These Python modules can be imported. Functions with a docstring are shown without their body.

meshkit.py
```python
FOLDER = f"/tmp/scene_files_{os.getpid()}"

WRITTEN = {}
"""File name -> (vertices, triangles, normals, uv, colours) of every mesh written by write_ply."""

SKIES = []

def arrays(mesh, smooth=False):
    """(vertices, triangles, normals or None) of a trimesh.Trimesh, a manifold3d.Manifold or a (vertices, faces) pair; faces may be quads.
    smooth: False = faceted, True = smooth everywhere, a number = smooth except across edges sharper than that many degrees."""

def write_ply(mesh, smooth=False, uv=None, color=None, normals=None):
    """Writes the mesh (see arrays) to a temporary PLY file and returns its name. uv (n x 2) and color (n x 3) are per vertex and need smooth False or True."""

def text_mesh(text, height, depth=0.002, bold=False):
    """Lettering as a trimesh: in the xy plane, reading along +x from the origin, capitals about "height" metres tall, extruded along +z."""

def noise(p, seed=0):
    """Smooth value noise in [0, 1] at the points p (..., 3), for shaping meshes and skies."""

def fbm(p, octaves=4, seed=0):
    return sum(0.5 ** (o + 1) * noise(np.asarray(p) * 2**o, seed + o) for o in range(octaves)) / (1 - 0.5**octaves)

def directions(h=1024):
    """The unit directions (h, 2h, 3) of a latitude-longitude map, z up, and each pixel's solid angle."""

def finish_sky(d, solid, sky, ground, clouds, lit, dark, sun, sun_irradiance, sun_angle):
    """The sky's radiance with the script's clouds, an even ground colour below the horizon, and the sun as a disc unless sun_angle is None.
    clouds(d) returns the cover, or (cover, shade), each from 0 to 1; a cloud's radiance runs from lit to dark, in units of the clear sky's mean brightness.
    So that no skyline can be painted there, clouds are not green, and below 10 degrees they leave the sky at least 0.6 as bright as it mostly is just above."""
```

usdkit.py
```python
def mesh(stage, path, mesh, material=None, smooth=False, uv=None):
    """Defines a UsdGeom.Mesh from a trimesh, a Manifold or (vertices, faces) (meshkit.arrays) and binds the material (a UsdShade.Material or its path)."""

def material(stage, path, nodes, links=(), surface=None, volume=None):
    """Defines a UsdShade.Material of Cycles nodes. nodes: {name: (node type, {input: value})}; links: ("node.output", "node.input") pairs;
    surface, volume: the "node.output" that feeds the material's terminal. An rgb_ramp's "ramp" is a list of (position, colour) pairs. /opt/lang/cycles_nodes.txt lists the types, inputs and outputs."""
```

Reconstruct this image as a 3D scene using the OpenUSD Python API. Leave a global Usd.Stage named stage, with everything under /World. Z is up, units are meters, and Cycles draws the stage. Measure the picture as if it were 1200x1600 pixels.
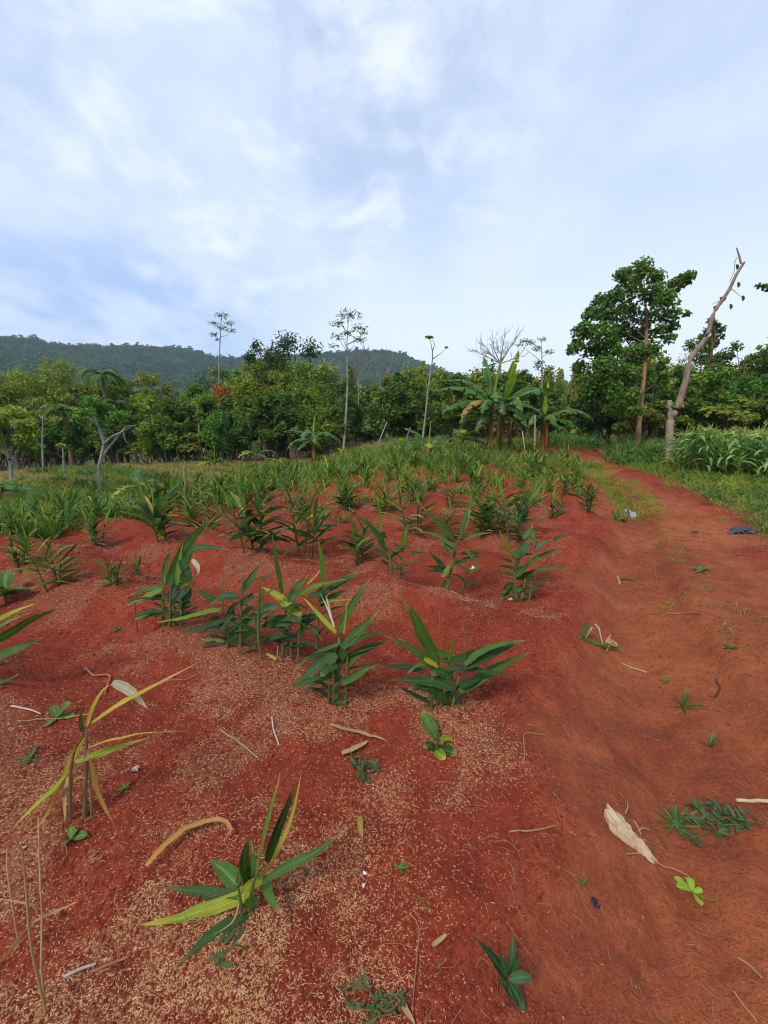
import math, random
import numpy as np
import meshkit, usdkit
from pxr import Usd, UsdGeom, UsdLux, UsdShade, Gf, Sdf, Vt

stage = Usd.Stage.CreateInMemory()
UsdGeom.SetStageUpAxis(stage, UsdGeom.Tokens.z)
UsdGeom.SetStageMetersPerUnit(stage, 1.0)
stage.SetDefaultPrim(UsdGeom.Xform.Define(stage, '/World').GetPrim())
T = Sdf.ValueTypeNames

# ------------------------------------------------------------------ camera
CAM_H, FPX = 1.4, 700.0                       # eye height; focal length in units of a 1200 wide picture
PITCH = math.atan(158 / FPX)
cam = UsdGeom.Camera.Define(stage, '/World/camera')
cam.AddTranslateOp().Set(Gf.Vec3d(0, 0, CAM_H))
cam.AddRotateXOp().Set(90 - math.degrees(PITCH))
cam.CreateHorizontalApertureAttr(36.0)
cam.CreateFocalLengthAttr(36.0 * FPX / 1200)
cam.CreateClippingRangeAttr(Gf.Vec2f(0.05, 20000))
cam.CreateExposureAttr(1.07)

# ------------------------------------------------------------------ sky and sun
SUN_EL, SUN_AZ = math.radians(48), math.radians(-140)
sun_dir = np.array([math.sin(SUN_AZ) * math.cos(SUN_EL), math.cos(SUN_AZ) * math.cos(SUN_EL), math.sin(SUN_EL)])
SKY_STRENGTH = 0.1
usdkit.material(stage, '/World/Looks/sky_air', {
    'tc': ('texture_coordinate', {}),
    'sep': ('separate_xyz', {}),
    'zmax': ('math', {'math_type': 'maximum', 'value2': 0.0}),
    'zoff': ('math', {'math_type': 'add', 'value2': 0.34}),
    'ux': ('math', {'math_type': 'divide'}), 'uy': ('math', {'math_type': 'divide'}),
    'flat': ('combine_xyz', {}),
    'turn': ('mapping', {'rotation': (0, 0, 0.26)}),
    'map1': ('mapping', {'scale': (1.35, 0.8, 1), 'location': (3.1, 0.7, 0)}),
    'n1': ('noise_texture', {'scale': 1.5, 'detail': 8.0, 'roughness': 0.6, 'distortion': 0.25}),
    'm1': ('map_range', {'range_type': 'smoothstep', 'from_min': 0.30, 'from_max': 0.68, 'to_min': 0.54, 'to_max': 1.0}),
    'map2': ('mapping', {'rotation': (0, 0, 0.25), 'scale': (0.95, 0.9, 1), 'location': (8.3, 2.2, 0)}),
    'n2': ('noise_texture', {'scale': 5.5, 'detail': 9.0, 'roughness': 0.6, 'distortion': 0.3}),
    'm2': ('map_range', {'range_type': 'smoothstep', 'from_min': 0.40, 'from_max': 0.76, 'to_min': 0.0, 'to_max': 0.9}),
    # where the thicker bright cloud stands
    'dot': ('vector_math', {'math_type': 'dot_product', 'vector2': (-0.17, 0.83, 0.53)}),
    'spot': ('map_range', {'range_type': 'smoothstep', 'from_min': 0.86, 'from_max': 1.0, 'to_min': 0.22, 'to_max': 0.85}),
    'thick': ('math', {'math_type': 'multiply'}),
    'low': ('map_range', {'range_type': 'smoothstep', 'from_min': 0.0, 'from_max': 0.42, 'to_min': 0.9, 'to_max': 0.0}),
    'east': ('map_range', {'range_type': 'smoothstep', 'from_min': -0.6, 'from_max': 0.2, 'to_min': 0.1, 'to_max': 1.05}),
    'veil': ('map_range', {'range_type': 'smoothstep', 'from_min': -0.35, 'from_max': 0.35, 'to_min': 0.35, 'to_max': 0.74}), 'sum2': ('math', {'math_type': 'maximum'}),
    'lowe': ('math', {'math_type': 'multiply'}),
    'sum1': ('math', {'math_type': 'maximum'}),
    'cover': ('math', {'math_type': 'multiply', 'value2': 0.92, 'use_clamp': True}),
    'sky': ('sky_texture', {'sky_type': 'single_scattering', 'sun_disc': False, 'sun_elevation': SUN_EL, 'sun_rotation': SUN_AZ, 'air_density': 1.0, 'aerosol_density': 1.0, 'ozone_density': 1.5}),
    'mixa': ('mix_color', {'b': (3.75, 4.3, 5.45), 'use_clamp': False}),
    'lowt': ('math', {'math_type': 'multiply', 'value2': 0.75}), 'glow': ('math', {'math_type': 'maximum'}),
    'bank1': ('map_range', {'range_type': 'smoothstep', 'from_min': 0.04, 'from_max': 0.10}), 'bank2': ('map_range', {'range_type': 'smoothstep', 'from_min': 0.16, 'from_max': 0.34, 'to_min': 1.0, 'to_max': 0.0}),
    'bank3': ('map_range', {'range_type': 'smoothstep', 'from_min': -0.42, 'from_max': -0.05, 'to_min': 0.85, 'to_max': 0.0}), 'bank4': ('map_range', {'range_type': 'smoothstep', 'from_min': 0.38, 'from_max': 0.62, 'to_min': 1.0, 'to_max': 0.15}),
    'bm1': ('math', {'math_type': 'multiply'}), 'bm2': ('math', {'math_type': 'multiply'}), 'bm3': ('math', {'math_type': 'multiply'}), 'mixc': ('mix_color', {'b': (1.35, 2.2, 4.1), 'use_clamp': False}),
    'mixb': ('mix_color', {'b': (5.2, 5.45, 5.9), 'use_clamp': False}),
    'bg': ('background_shader', {'strength': SKY_STRENGTH}),
}, [('tc.generated', 'sep.vector'), ('sep.z', 'zmax.value1'), ('zmax.value', 'zoff.value1'), ('sep.x', 'ux.value1'), ('zoff.value', 'ux.value2'), ('sep.y', 'uy.value1'), ('zoff.value', 'uy.value2'),
    ('ux.value', 'flat.x'), ('uy.value', 'flat.y'), ('flat.vector', 'turn.vector'), ('turn.vector', 'map1.vector'), ('map1.vector', 'n1.vector'), ('n1.fac', 'm1.value'),
    ('flat.vector', 'map2.vector'), ('map2.vector', 'n2.vector'), ('n2.fac', 'm2.value'), ('tc.generated', 'dot.vector1'), ('dot.value', 'spot.value'),
    ('m2.result', 'thick.value1'), ('spot.result', 'thick.value2'), ('sep.z', 'low.value'), ('sep.x', 'east.value'), ('low.result', 'lowe.value1'), ('east.result', 'lowe.value2'),
    ('sep.x', 'veil.value'), ('m1.result', 'sum2.value1'), ('veil.result', 'sum2.value2'), ('sum2.value', 'sum1.value1'), ('lowe.value', 'sum1.value2'), ('sum1.value', 'cover.value1'),
    ('cover.value', 'mixa.fac'), ('sky.color', 'mixa.a'), ('lowe.value', 'lowt.value1'), ('thick.value', 'glow.value1'), ('lowt.value', 'glow.value2'), ('sep.z', 'bank1.value'), ('sep.z', 'bank2.value'), ('sep.x', 'bank3.value'), ('n1.fac', 'bank4.value'),
    ('bank1.result', 'bm1.value1'), ('bank2.result', 'bm1.value2'), ('bm1.value', 'bm2.value1'), ('bank3.result', 'bm2.value2'), ('bm2.value', 'bm3.value1'), ('bank4.result', 'bm3.value2'),
    ('mixa.result', 'mixc.a'), ('bm3.value', 'mixc.fac'), ('glow.value', 'mixb.fac'), ('mixc.result', 'mixb.a'), ('mixb.result', 'bg.color')], surface='bg.background')
dome = UsdLux.DomeLight.Define(stage, '/World/sky')
UsdShade.MaterialBindingAPI.Apply(dome.GetPrim()).Bind(UsdShade.Material.Get(stage, '/World/Looks/sky_air'))
dome.GetPrim().SetCustomDataByKey('kind', 'structure')
sun = UsdLux.DistantLight.Define(stage, '/World/sun')
sun.CreateIntensityAttr(0.4); sun.CreateAngleAttr(14.0); sun.CreateNormalizeAttr(True); sun.CreateColorAttr(Gf.Vec3f(1.0, 0.95, 0.88))
_m = Gf.Matrix4d().SetRotate(Gf.Rotation(Gf.Vec3d(0, 0, 1), Gf.Vec3d(*map(float, sun_dir))))
sun.AddTransformOp().Set(_m)

# ------------------------------------------------------------------ small maths
R = np.random.RandomState(7)
def rs(a, b): return a + (b - a) * R.rand()
def smooth(a, b, x):
    t = np.clip((np.asarray(x, float) - a) / (b - a), 0, 1); return t * t * (3 - 2 * t)
def unit(v):
    v = np.asarray(v, float); return v / np.maximum(np.linalg.norm(v, axis=-1, keepdims=True), 1e-12)
EYE = np.array([0, 0, CAM_H])
FWD, UPV = np.array([0, math.cos(PITCH), -math.sin(PITCH)]), np.array([0, math.sin(PITCH), math.cos(PITCH)])
def ray(px, py): return FWD + (px - 600) / FPX * np.array([1.0, 0, 0]) + (800 - py) / FPX * UPV
def at(px, py, d): return EYE + d * ray(px, py)         # the point at depth d behind a pixel of the photograph
def depth_of(p): return float((np.asarray(p) - EYE) @ FWD)
def flat_xy(px, py):
    r = ray(px, py); t = CAM_H / -r[2]; return r[0] * t, r[1] * t
def fb(x, y, s, o=3, seed=0): return meshkit.fbm(np.stack([np.asarray(x, float) * s, np.asarray(y, float) * s, np.zeros_like(np.asarray(x, float))], -1), o, seed) - 0.5

# ------------------------------------------------------------------ the lie of the land
PLANTS = []                                            # (x, y) of near ginger plants: soil and husks were heaped round them
_L = np.array([flat_xy(*p) for p in [(775, 1598), (850, 1300), (878, 1100), (905, 950), (925, 860), (948, 805), (932, 765), (912, 735), (908, 716), (925, 703), (945, 694)]])
_Rb = np.array([flat_xy(*p) for p in [(1900, 1598), (1420, 1100), (1300, 960), (1200, 872), (1120, 812), (1062, 778), (1005, 756), (968, 742), (948, 722), (944, 710), (966, 702), (975, 694)]])
def path_edges(y):
    return np.interp(y, _L[:, 1], _L[:, 0]), np.interp(y, _Rb[:, 1], _Rb[:, 0])
PATH_END = _L[-1, 1]
def path_mask(x, y):
    x, y = np.asarray(x, float), np.asarray(y, float)
    l, r = path_edges(y)
    w = np.interp(y, [0, 3, 8, 20], [0.22, 0.25, 0.25, 0.2])
    j = fb(x, y, 1.7, 3, 5) * np.interp(y, [0, 6, 12], [0.5, 0.7, 0.5])
    return smooth(-w, w, x - l + j) * smooth(-w, w, r - x + j * 1.3) * smooth(PATH_END + 1.5, PATH_END + 0.3, y) * smooth(-3, -1, y + 2)
def field_side(x, y): return smooth(0.4, -0.5, np.asarray(x) - path_edges(np.asarray(y))[0])
def drop(x, y):
    x, y = np.asarray(x, float), np.asarray(y, float)
    u = (-x * 0.7 + y * 0.7) - 5.5
    return 1.0 * smooth(0, 6.5, u) * smooth(0.6, -4.2, x)
def ridge(th):
    """height above the eye, per metre of distance, of the far hill's crest in the direction th (0 = straight ahead, to the right positive)"""
    px = 600 + FPX * np.tan(np.clip(th, -1.2, 1.2)) / math.cos(PITCH)
    y = np.interp(px, [-500, -200, 0, 60, 120, 200, 300, 345, 420, 500, 560, 600, 640, 690, 730, 800, 900, 1100, 1300, 1700], [545, 530, 524, 525, 537, 540, 545, 556, 560, 552, 546, 545, 555, 572, 584, 588, 590, 585, 570, 560])
    return (642 - y - 20) / FPX * np.cos(np.clip(th, -1.2, 1.2)) * 1.01
def hgt(x, y):
    x, y = np.asarray(x, float), np.asarray(y, float)
    r = np.hypot(x, y)
    z = -drop(x, y)
    side, pm = field_side(x, y), path_mask(x, y)
    near = smooth(40, 12, r)
    z = z + near * side * (0.10 * fb(x, y, 0.85, 3, 1) + 0.07 * np.sin((x * 0.55 + y * 0.84) * 5.2 + 3 * fb(x, y, 0.5, 2, 9)) * smooth(1.5, 3.5, r) + 0.04)
    z = z + near * (0.035 * fb(x, y, 4.0, 3, 2) * (1 - 0.55 * pm) + 0.012 * fb(x, y, 14.0, 2, 3) * smooth(14, 5, r))
    z = z - near * 0.07 * pm
    z = z + near * pm * (0.03 * fb(x, y, 2.2, 3, 15) + 0.030 * fb(x, y, 7.0, 3, 16) * smooth(9, 5, r) + 0.020 * np.abs(fb(x, y, 16.0, 2, 18)) * smooth(6, 3, r))
    z = z + near * 0.030 * np.abs(fb(x, y, 9.0, 2, 17)) * smooth(8, 4, r)
    for a, b in PLANTS:
        dd = (x - a) ** 2 + (y - b) ** 2
        z = z + 0.035 * np.exp(-dd / 0.02)
    # a worn wheel rut running up the path, with a crumbling right lip
    l, rr = path_edges(y)
    q = x - l - 0.42 - 0.06 * np.sin(y * 1.3) - 0.12 * fb(x, y, 0.9, 2, 12)
    z = z - near * 0.085 * np.exp(-(q / 0.2) ** 2) * smooth(14, 9, y)
    lip = x - l - np.interp(y, [1, 3, 6, 10], [0.95, 0.8, 0.62, 0.5]) - 0.15 * fb(x, y, 1.3, 3, 13)
    z = z + near * 0.10 * smooth(-0.05, 0.10, lip) * smooth(13, 8, y)
    # the land falls away behind the field, then climbs to the hills
    z = z - 3.2 * smooth(18, 60, r) - 6 * smooth(60, 200, r)
    th = np.arctan2(x, y)
    front = smooth(2.2, 1.6, np.abs(th))
    crest = ridge(th) * 760 + CAM_H
    z = z + (crest + 9.5) * smooth(230, 760, r) * front * (0.86 + 0.14 * smooth(560, 760, r)) * smooth(2300, 800, r)
    z = z + smooth(150, 400, r) * 16 * fb(x, y, 0.006, 4, 21)
    return z
def ground(px, py):
    """where the ray through a pixel meets the ground"""
    d = ray(px, py); ts = np.geomspace(0.5, 60, 500)
    p = EYE + ts[:, None] * d
    below = np.nonzero(p[:, 2] < hgt(p[:, 0], p[:, 1]))[0]
    if len(below) == 0: return p[-1] * [1, 1, 0] + [0, 0, hgt(p[-1, 0], p[-1, 1])]
    a, b = ts[max(below[0] - 1, 0)], ts[below[0]]
    for _ in range(18):
        m = (a + b) / 2; q = EYE + m * d
        if q[2] < hgt(q[0], q[1]): b = m
        else: a = m
    q = EYE + b * d; q[2] = float(hgt(q[0], q[1])); return q
def on_ground(x, y): return np.array([x, y, float(hgt(x, y))])
_M = np.array([flat_xy(*p) for p in [(300, 768), (420, 745), (560, 728), (700, 712), (880, 703)]])
def meadow_mask(x, y):
    """1 where grass covers the ground"""
    x, y = np.asarray(x, float), np.asarray(y, float)
    edge = np.interp(x, [-6.5, -4, -2.2, 0, 2, 5], [5.6, 7.2, 9.0, 11.0, 13.5, 16.5])
    back = smooth(-1.0, 1.6, y - edge + 2.2 * fb(x, y, 0.5, 3, 31))
    left = smooth(0.5, 2.6, (-x * 0.7 + y * 0.7) - 5.6 + 1.2 * fb(x, y, 0.8, 3, 32)) * smooth(-1.2, -2.4, x)
    l, r = path_edges(y)
    right = smooth(-0.1, 0.9, x - r + 1.6 * fb(x, y, 0.9, 3, 33)) * smooth(1.5, 3.5, y)
    return np.clip(np.maximum(np.maximum(back, left) * (x < r + 0.5), right), 0, 1) * (1 - path_mask(x, y))
def husk_mask(x, y):
    x, y = np.asarray(x, float), np.asarray(y, float)
    m = 0.8 * smooth(0.02, 0.30, fb(x, y, 0.9, 3, 41)) + 0.5 * smooth(0.05, 0.3, fb(x, y, 2.4, 3, 42))
    m = m * smooth(0.5, -1.2, x - path_edges(y)[0] + 0.5)
    for a, b in PLANTS:
        d = np.hypot((x - a) * .85, y - b + .14) + 0.3 * fb(x, y, 3, 3, 43)
        m = np.maximum(m, 1.15 * np.exp(-(d / 0.30) ** 2))
    lowleft = smooth(0.55, -0.5, x + 0.2 + 0.8 * fb(x, y, 1.6, 3, 44)) * smooth(2.0, 1.0, y)
    m = np.maximum(m, 1.0 * lowleft)
    return np.clip(m * (0.25 + 1.1 * smooth(-.18, .14, fb(x, y, 4.5, 3, 45))) * (0.35 + 1.3 * (0.5 + fb(x, y, 12, 2, 47))), 0, 1) * field_side(x, y)

# ------------------------------------------------------------------ writing prims
_names = {}
def numbered(parent, name):
    k = (parent, name); n = _names[k] = _names.get(k, -1) + 1
    return f'{parent}/{name}' if n == 0 else f'{parent}/{name}_{n:03d}'
def where(parent): return '/World' if parent is None else (parent if isinstance(parent, str) else str(parent.GetPath()))
_mats = {}
def look(m): return UsdShade.Material.Get(stage, f'/World/Looks/{m}')
def obj(name, mesh, mat, parent=None, smooth_=True):
    v, f = np.asarray(mesh[0], float), np.asarray(mesh[1], int)
    uv = mesh[2] if len(mesh) > 2 and mesh[2] is not None else None
    path = numbered(where(parent), name)
    m = usdkit.mesh(stage, path, (v, f), look(mat), smooth=smooth_, uv=uv)
    m.CreateDoubleSidedAttr(True)
    return m.GetPrim()
def tag(p, label=None, cat=None, group=None, kind=None):
    for k, v in (('label', label), ('category', cat), ('group', group), ('kind', kind)):
        if v: p.SetCustomDataByKey(k, v)
    return p
def thing(name, label, cat, loc=(0, 0, 0), rz=0.0, s=1.0, group=None, lean=None):
    x = UsdGeom.Xform.Define(stage, numbered('/World', name))
    x.AddTranslateOp().Set(Gf.Vec3d(*map(float, loc)))
    if rz or lean: x.AddRotateZOp().Set(math.degrees(rz))
    if lean: x.AddRotateXOp().Set(math.degrees(lean))
    if np.ndim(s) or s != 1.0: x.AddScaleOp().Set(Gf.Vec3f(*(map(float, s) if np.ndim(s) else (float(s),) * 3)))
    return tag(x.GetPrim(), label, cat, group)
def copy_of(proto, loc, rz, s, label, group=None, lean=None):
    c = proto.GetCustomData()
    p = thing(proto.GetName().rsplit('_0', 1)[0], label, c['category'], loc, rz, s, group, lean)
    p.GetReferences().AddInternalReference(proto.GetPath()); p.SetInstanceable(True)
    return p
def proto_class(path, cat):
    p = stage.CreateClassPrim(path); p.SetTypeName('Xform') if hasattr(p, 'SetTypeName') else None
    return p
class MB:
    """collects pieces into one mesh"""
    def __init__(s): s.v, s.f, s.u, s.n = [], [], [], 0
    def add(s, m):
        v, f = np.asarray(m[0], float), np.asarray(m[1], int)
        if f.shape[1] == 4: f = np.vstack([f[:, [0, 1, 2]], f[:, [0, 2, 3]]])
        s.v.append(v); s.f.append(f + s.n); s.n += len(v)
        s.u.append(np.asarray(m[2]) if len(m) > 2 and m[2] is not None else np.zeros((len(v), 2)))
        return s
    def get(s): return np.vstack(s.v), np.vstack(s.f), np.vstack(s.u)

def curve(pts, n):
    """n+1 points along a Catmull-Rom curve through pts, evenly spread"""
    p = np.asarray(pts, float)
    if len(p) == 2: return p[0] + np.linspace(0, 1, n + 1)[:, None] * (p[1] - p[0])
    q = np.vstack([2 * p[0] - p[1], p, 2 * p[-1] - p[-2]]); out = []
    for i in range(len(p) - 1):
        t = np.linspace(0, 1, 12, endpoint=False)[:, None]
        a, b, c, d = q[i], q[i + 1], q[i + 2], q[i + 3]
        out.append(0.5 * (2 * b + (c - a) * t + (2 * a - 5 * b + 4 * c - d) * t ** 2 + (3 * b - a - 3 * c + d) * t ** 3))
    out = np.vstack(out + [p[-1:]])
    s = np.r_[0, np.cumsum(np.linalg.norm(np.diff(out, axis=0), axis=1))]
    return np.stack([np.interp(np.linspace(0, s[-1], n + 1), s, out[:, k]) for k in range(out.shape[1])], 1)
def tube(pts, rad, sides=6, n=None, cap=True):
    p = np.asarray(pts, float) if n is None else curve(pts, n)
    k = len(p); rad = np.interp(np.linspace(0, 1, k), np.linspace(0, 1, len(np.atleast_1d(rad))), np.atleast_1d(rad)) if np.ndim(rad) else np.full(k, rad)
    t = unit(np.gradient(p, axis=0))
    ref = np.where(np.abs(t[:, 2:3]) > 0.9, [[1.0, 0, 0]], [[0, 0, 1.0]])
    a = unit(np.cross(t, ref)); b = np.cross(t, a)
    ang = np.arange(sides) / sides * 2 * np.pi
    v = (p[:, None] + rad[:, None, None] * (np.cos(ang)[None, :, None] * a[:, None] + np.sin(ang)[None, :, None] * b[:, None])).reshape(-1, 3)
    i, j = np.meshgrid(np.arange(k - 1), np.arange(sides), indexing='ij'); j2 = (j + 1) % sides
    f = np.stack([i * sides + j, i * sides + j2, (i + 1) * sides + j2, (i + 1) * sides + j], -1).reshape(-1, 4)
    f = np.vstack([f[:, [0, 1, 2]], f[:, [0, 2, 3]]])
    u = np.stack([np.tile(np.arange(sides) / sides, k), np.repeat(np.linspace(0, 1, k), sides)], 1)
    if cap:
        v = np.vstack([v, p[-1:] + t[-1:] * rad[-1] * 0.4]); c = len(v) - 1; u = np.vstack([u, [[0.5, 1]]])
        jj = np.arange(sides); base = (k - 1) * sides
        f = np.vstack([f, np.stack([base + jj, base + (jj + 1) % sides, np.full(sides, c)], 1)])
    return v, f, u
def lance(t, a=0.5, b=0.8):
    w = (t + 0.03) ** a * np.maximum(1 - t, 0) ** b; return w / w.max()
def blade(pts, width, normal, n=9, fold=0.22, twist=0.0, profile=(0.5, 0.8), ripple=0.0, rng=R):
    """a leaf: a ribbon folded along its midrib. normal: the side its face looks to"""
    p = curve(pts, n); t = unit(np.gradient(p, axis=0))
    side = unit(np.cross(t, np.asarray(normal, float) + 1e-6)); nn = np.cross(side, t)
    tt = np.linspace(0, 1, n + 1); w = width * 0.5 * lance(tt, *profile) + 0.0004
    ang = twist * tt; s2 = side * np.cos(ang)[:, None] + nn * np.sin(ang)[:, None]; n2 = np.cross(s2, t)
    up = fold * w
    rp = ripple * width * rng.randn(2, n + 1)
    Lf = p - s2 * w[:, None] + n2 * (up + rp[0])[:, None]; Rt = p + s2 * w[:, None] + n2 * (up + rp[1])[:, None]
    v = np.stack([Lf, p, Rt], 1).reshape(-1, 3)
    i = np.arange(n) * 3
    f = np.vstack([np.stack([i + a, i + a + 1, i + a + 4, i + a + 3], 1) for a in (0, 1)])
    f = np.vstack([f[:, [0, 1, 2]], f[:, [0, 2, 3]]])
    u = np.stack([np.tile([0, 0.5, 1.0], n + 1), np.repeat(tt, 3)], 1)
    return v, f, u

# ------------------------------------------------------------------ materials
LK = '/World/Looks/'
def leaf_look(name, dark, light, tip=None, tip_at=0.8, mid=None, rough=0.5, trans=0.25, island=False, patch=6.0, veins=40.0, tipnoise=0.25):
    """a leaf: mottled between two greens, lighter midrib, tip going yellow; some light passes through"""
    mid = mid or tuple(min(1, c * 1.5 + 0.01) for c in light)
    tip = tip or light
    nodes = {
        'tc': ('texture_coordinate', {}), 'uv': ('separate_xyz', {}), 'geo': ('geometry', {}), 'oi': ('object_info', {}),
        'n': ('noise_texture', {'scale': patch, 'detail': 3.0}),
        'ramp': ('map_range', {'from_min': 0.3, 'from_max': 0.7, 'clamp': True}),
        'rnd': ('map_range', {'from_min': 0.0, 'from_max': 1.0, 'to_min': -0.4, 'to_max': 0.4}),
        'k': ('math', {'math_type': 'add', 'use_clamp': True}),
        'base': ('mix_color', {'a': dark, 'b': light}),
        'ms': ('math', {'math_type': 'subtract', 'value2': 0.5}), 'ma': ('math', {'math_type': 'absolute'}),
        'mm': ('map_range', {'from_min': 0.05, 'from_max': 0.13, 'to_min': 0.35, 'to_max': 0.0, 'clamp': True}),
        'wm': ('mix_color', {'b': mid}),
        'n2': ('noise_texture', {'scale': 9.0, 'detail': 2.0}),
        'tn': ('math', {'math_type': 'multiply_add', 'value2': tipnoise * 2, 'value3': -tipnoise}),
        'tadd': ('math', {'math_type': 'add'}),
        'tm': ('map_range', {'from_min': tip_at - 0.1, 'from_max': tip_at + 0.12, 'clamp': True}),
        'wt': ('mix_color', {'b': tip}),
        'vw': ('math', {'math_type': 'multiply', 'value2': veins}), 'vs': ('math', {'math_type': 'sine'}),
        'bump': ('bump', {'strength': 0.25, 'distance': 0.002}),
        'sv': ('combine_xyz', {}), 'sx': ('math', {'math_type': 'multiply', 'value2': 26.0}), 'sy': ('math', {'math_type': 'multiply', 'value2': 2.2}), 'sn': ('noise_texture', {'scale': 1.0, 'detail': 3.0, 'roughness': 0.7}),
        'sr': ('map_range', {'from_min': 0.25, 'from_max': 0.75, 'to_min': 0.55, 'to_max': 1.35}), 'sc': ('combine_color', {}), 'streak': ('mix_color', {'blend_type': 'multiply', 'fac': 0.0 if island else 0.85, 'use_clamp': False}),
        'bn': ('noise_texture', {'scale': 75.0, 'detail': 3.0, 'roughness': 0.7}), 'bs': ('map_range', {'from_min': 0.60, 'from_max': 0.72, 'to_min': 0.0, 'to_max': 0.0 if island else 0.55, 'clamp': True}), 'blem': ('mix_color', {'b': (0.17, 0.085, 0.035)}),
        'p': ('principled_bsdf', {'roughness': rough, 'specular_ior_level': 0.22}),
        'bright': ('mix_color', {'blend_type': 'multiply', 'fac': 1.0, 'b': (1.25, 1.3, 0.7), 'use_clamp': False}),
        'tr': ('translucent_bsdf', {}), 'mix': ('mix_closure', {'fac': trans}),
    }
    links = [('tc.UV', 'uv.vector'), ('geo.position', 'n.vector'), ('n.fac', 'ramp.value'), ('geo.random_per_island' if island else 'oi.random', 'rnd.value'), ('ramp.result', 'k.value1'), ('rnd.result', 'k.value2'),
             ('k.value', 'base.fac'), ('uv.x', 'ms.value1'), ('ms.value', 'ma.value1'), ('ma.value', 'mm.value'), ('mm.result', 'wm.fac'), ('base.result', 'wm.a'),
             ('geo.position', 'n2.vector'), ('n2.fac', 'tn.value1'), ('uv.y', 'tadd.value1'), ('tn.value', 'tadd.value2'), ('tadd.value', 'tm.value'), ('tm.result', 'wt.fac'), ('wm.result', 'wt.a'),
             ('uv.x', 'vw.value1'), ('vw.value', 'vs.value1'), ('vs.value', 'bump.height'), ('bump.normal', 'p.normal'),
             ('uv.x', 'sx.value1'), ('uv.y', 'sy.value1'), ('sx.value', 'sv.x'), ('sy.value', 'sv.y'), ('oi.random', 'sv.z'), ('sv.vector', 'sn.vector'), ('sn.fac', 'sr.value'), ('sr.result', 'sc.r'), ('sr.result', 'sc.g'), ('sr.result', 'sc.b'),
             ('wt.result', 'streak.a'), ('sc.color', 'streak.b'), ('geo.position', 'bn.vector'), ('bn.fac', 'bs.value'), ('bs.result', 'blem.fac'), ('streak.result', 'blem.a'), ('blem.result', 'p.base_color'), ('blem.result', 'bright.a'), ('bright.result', 'tr.color'), ('p.BSDF', 'mix.closure1'), ('tr.BSDF', 'mix.closure2')]
    usdkit.material(stage, LK + name, nodes, links, surface='mix.closure')
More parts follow.
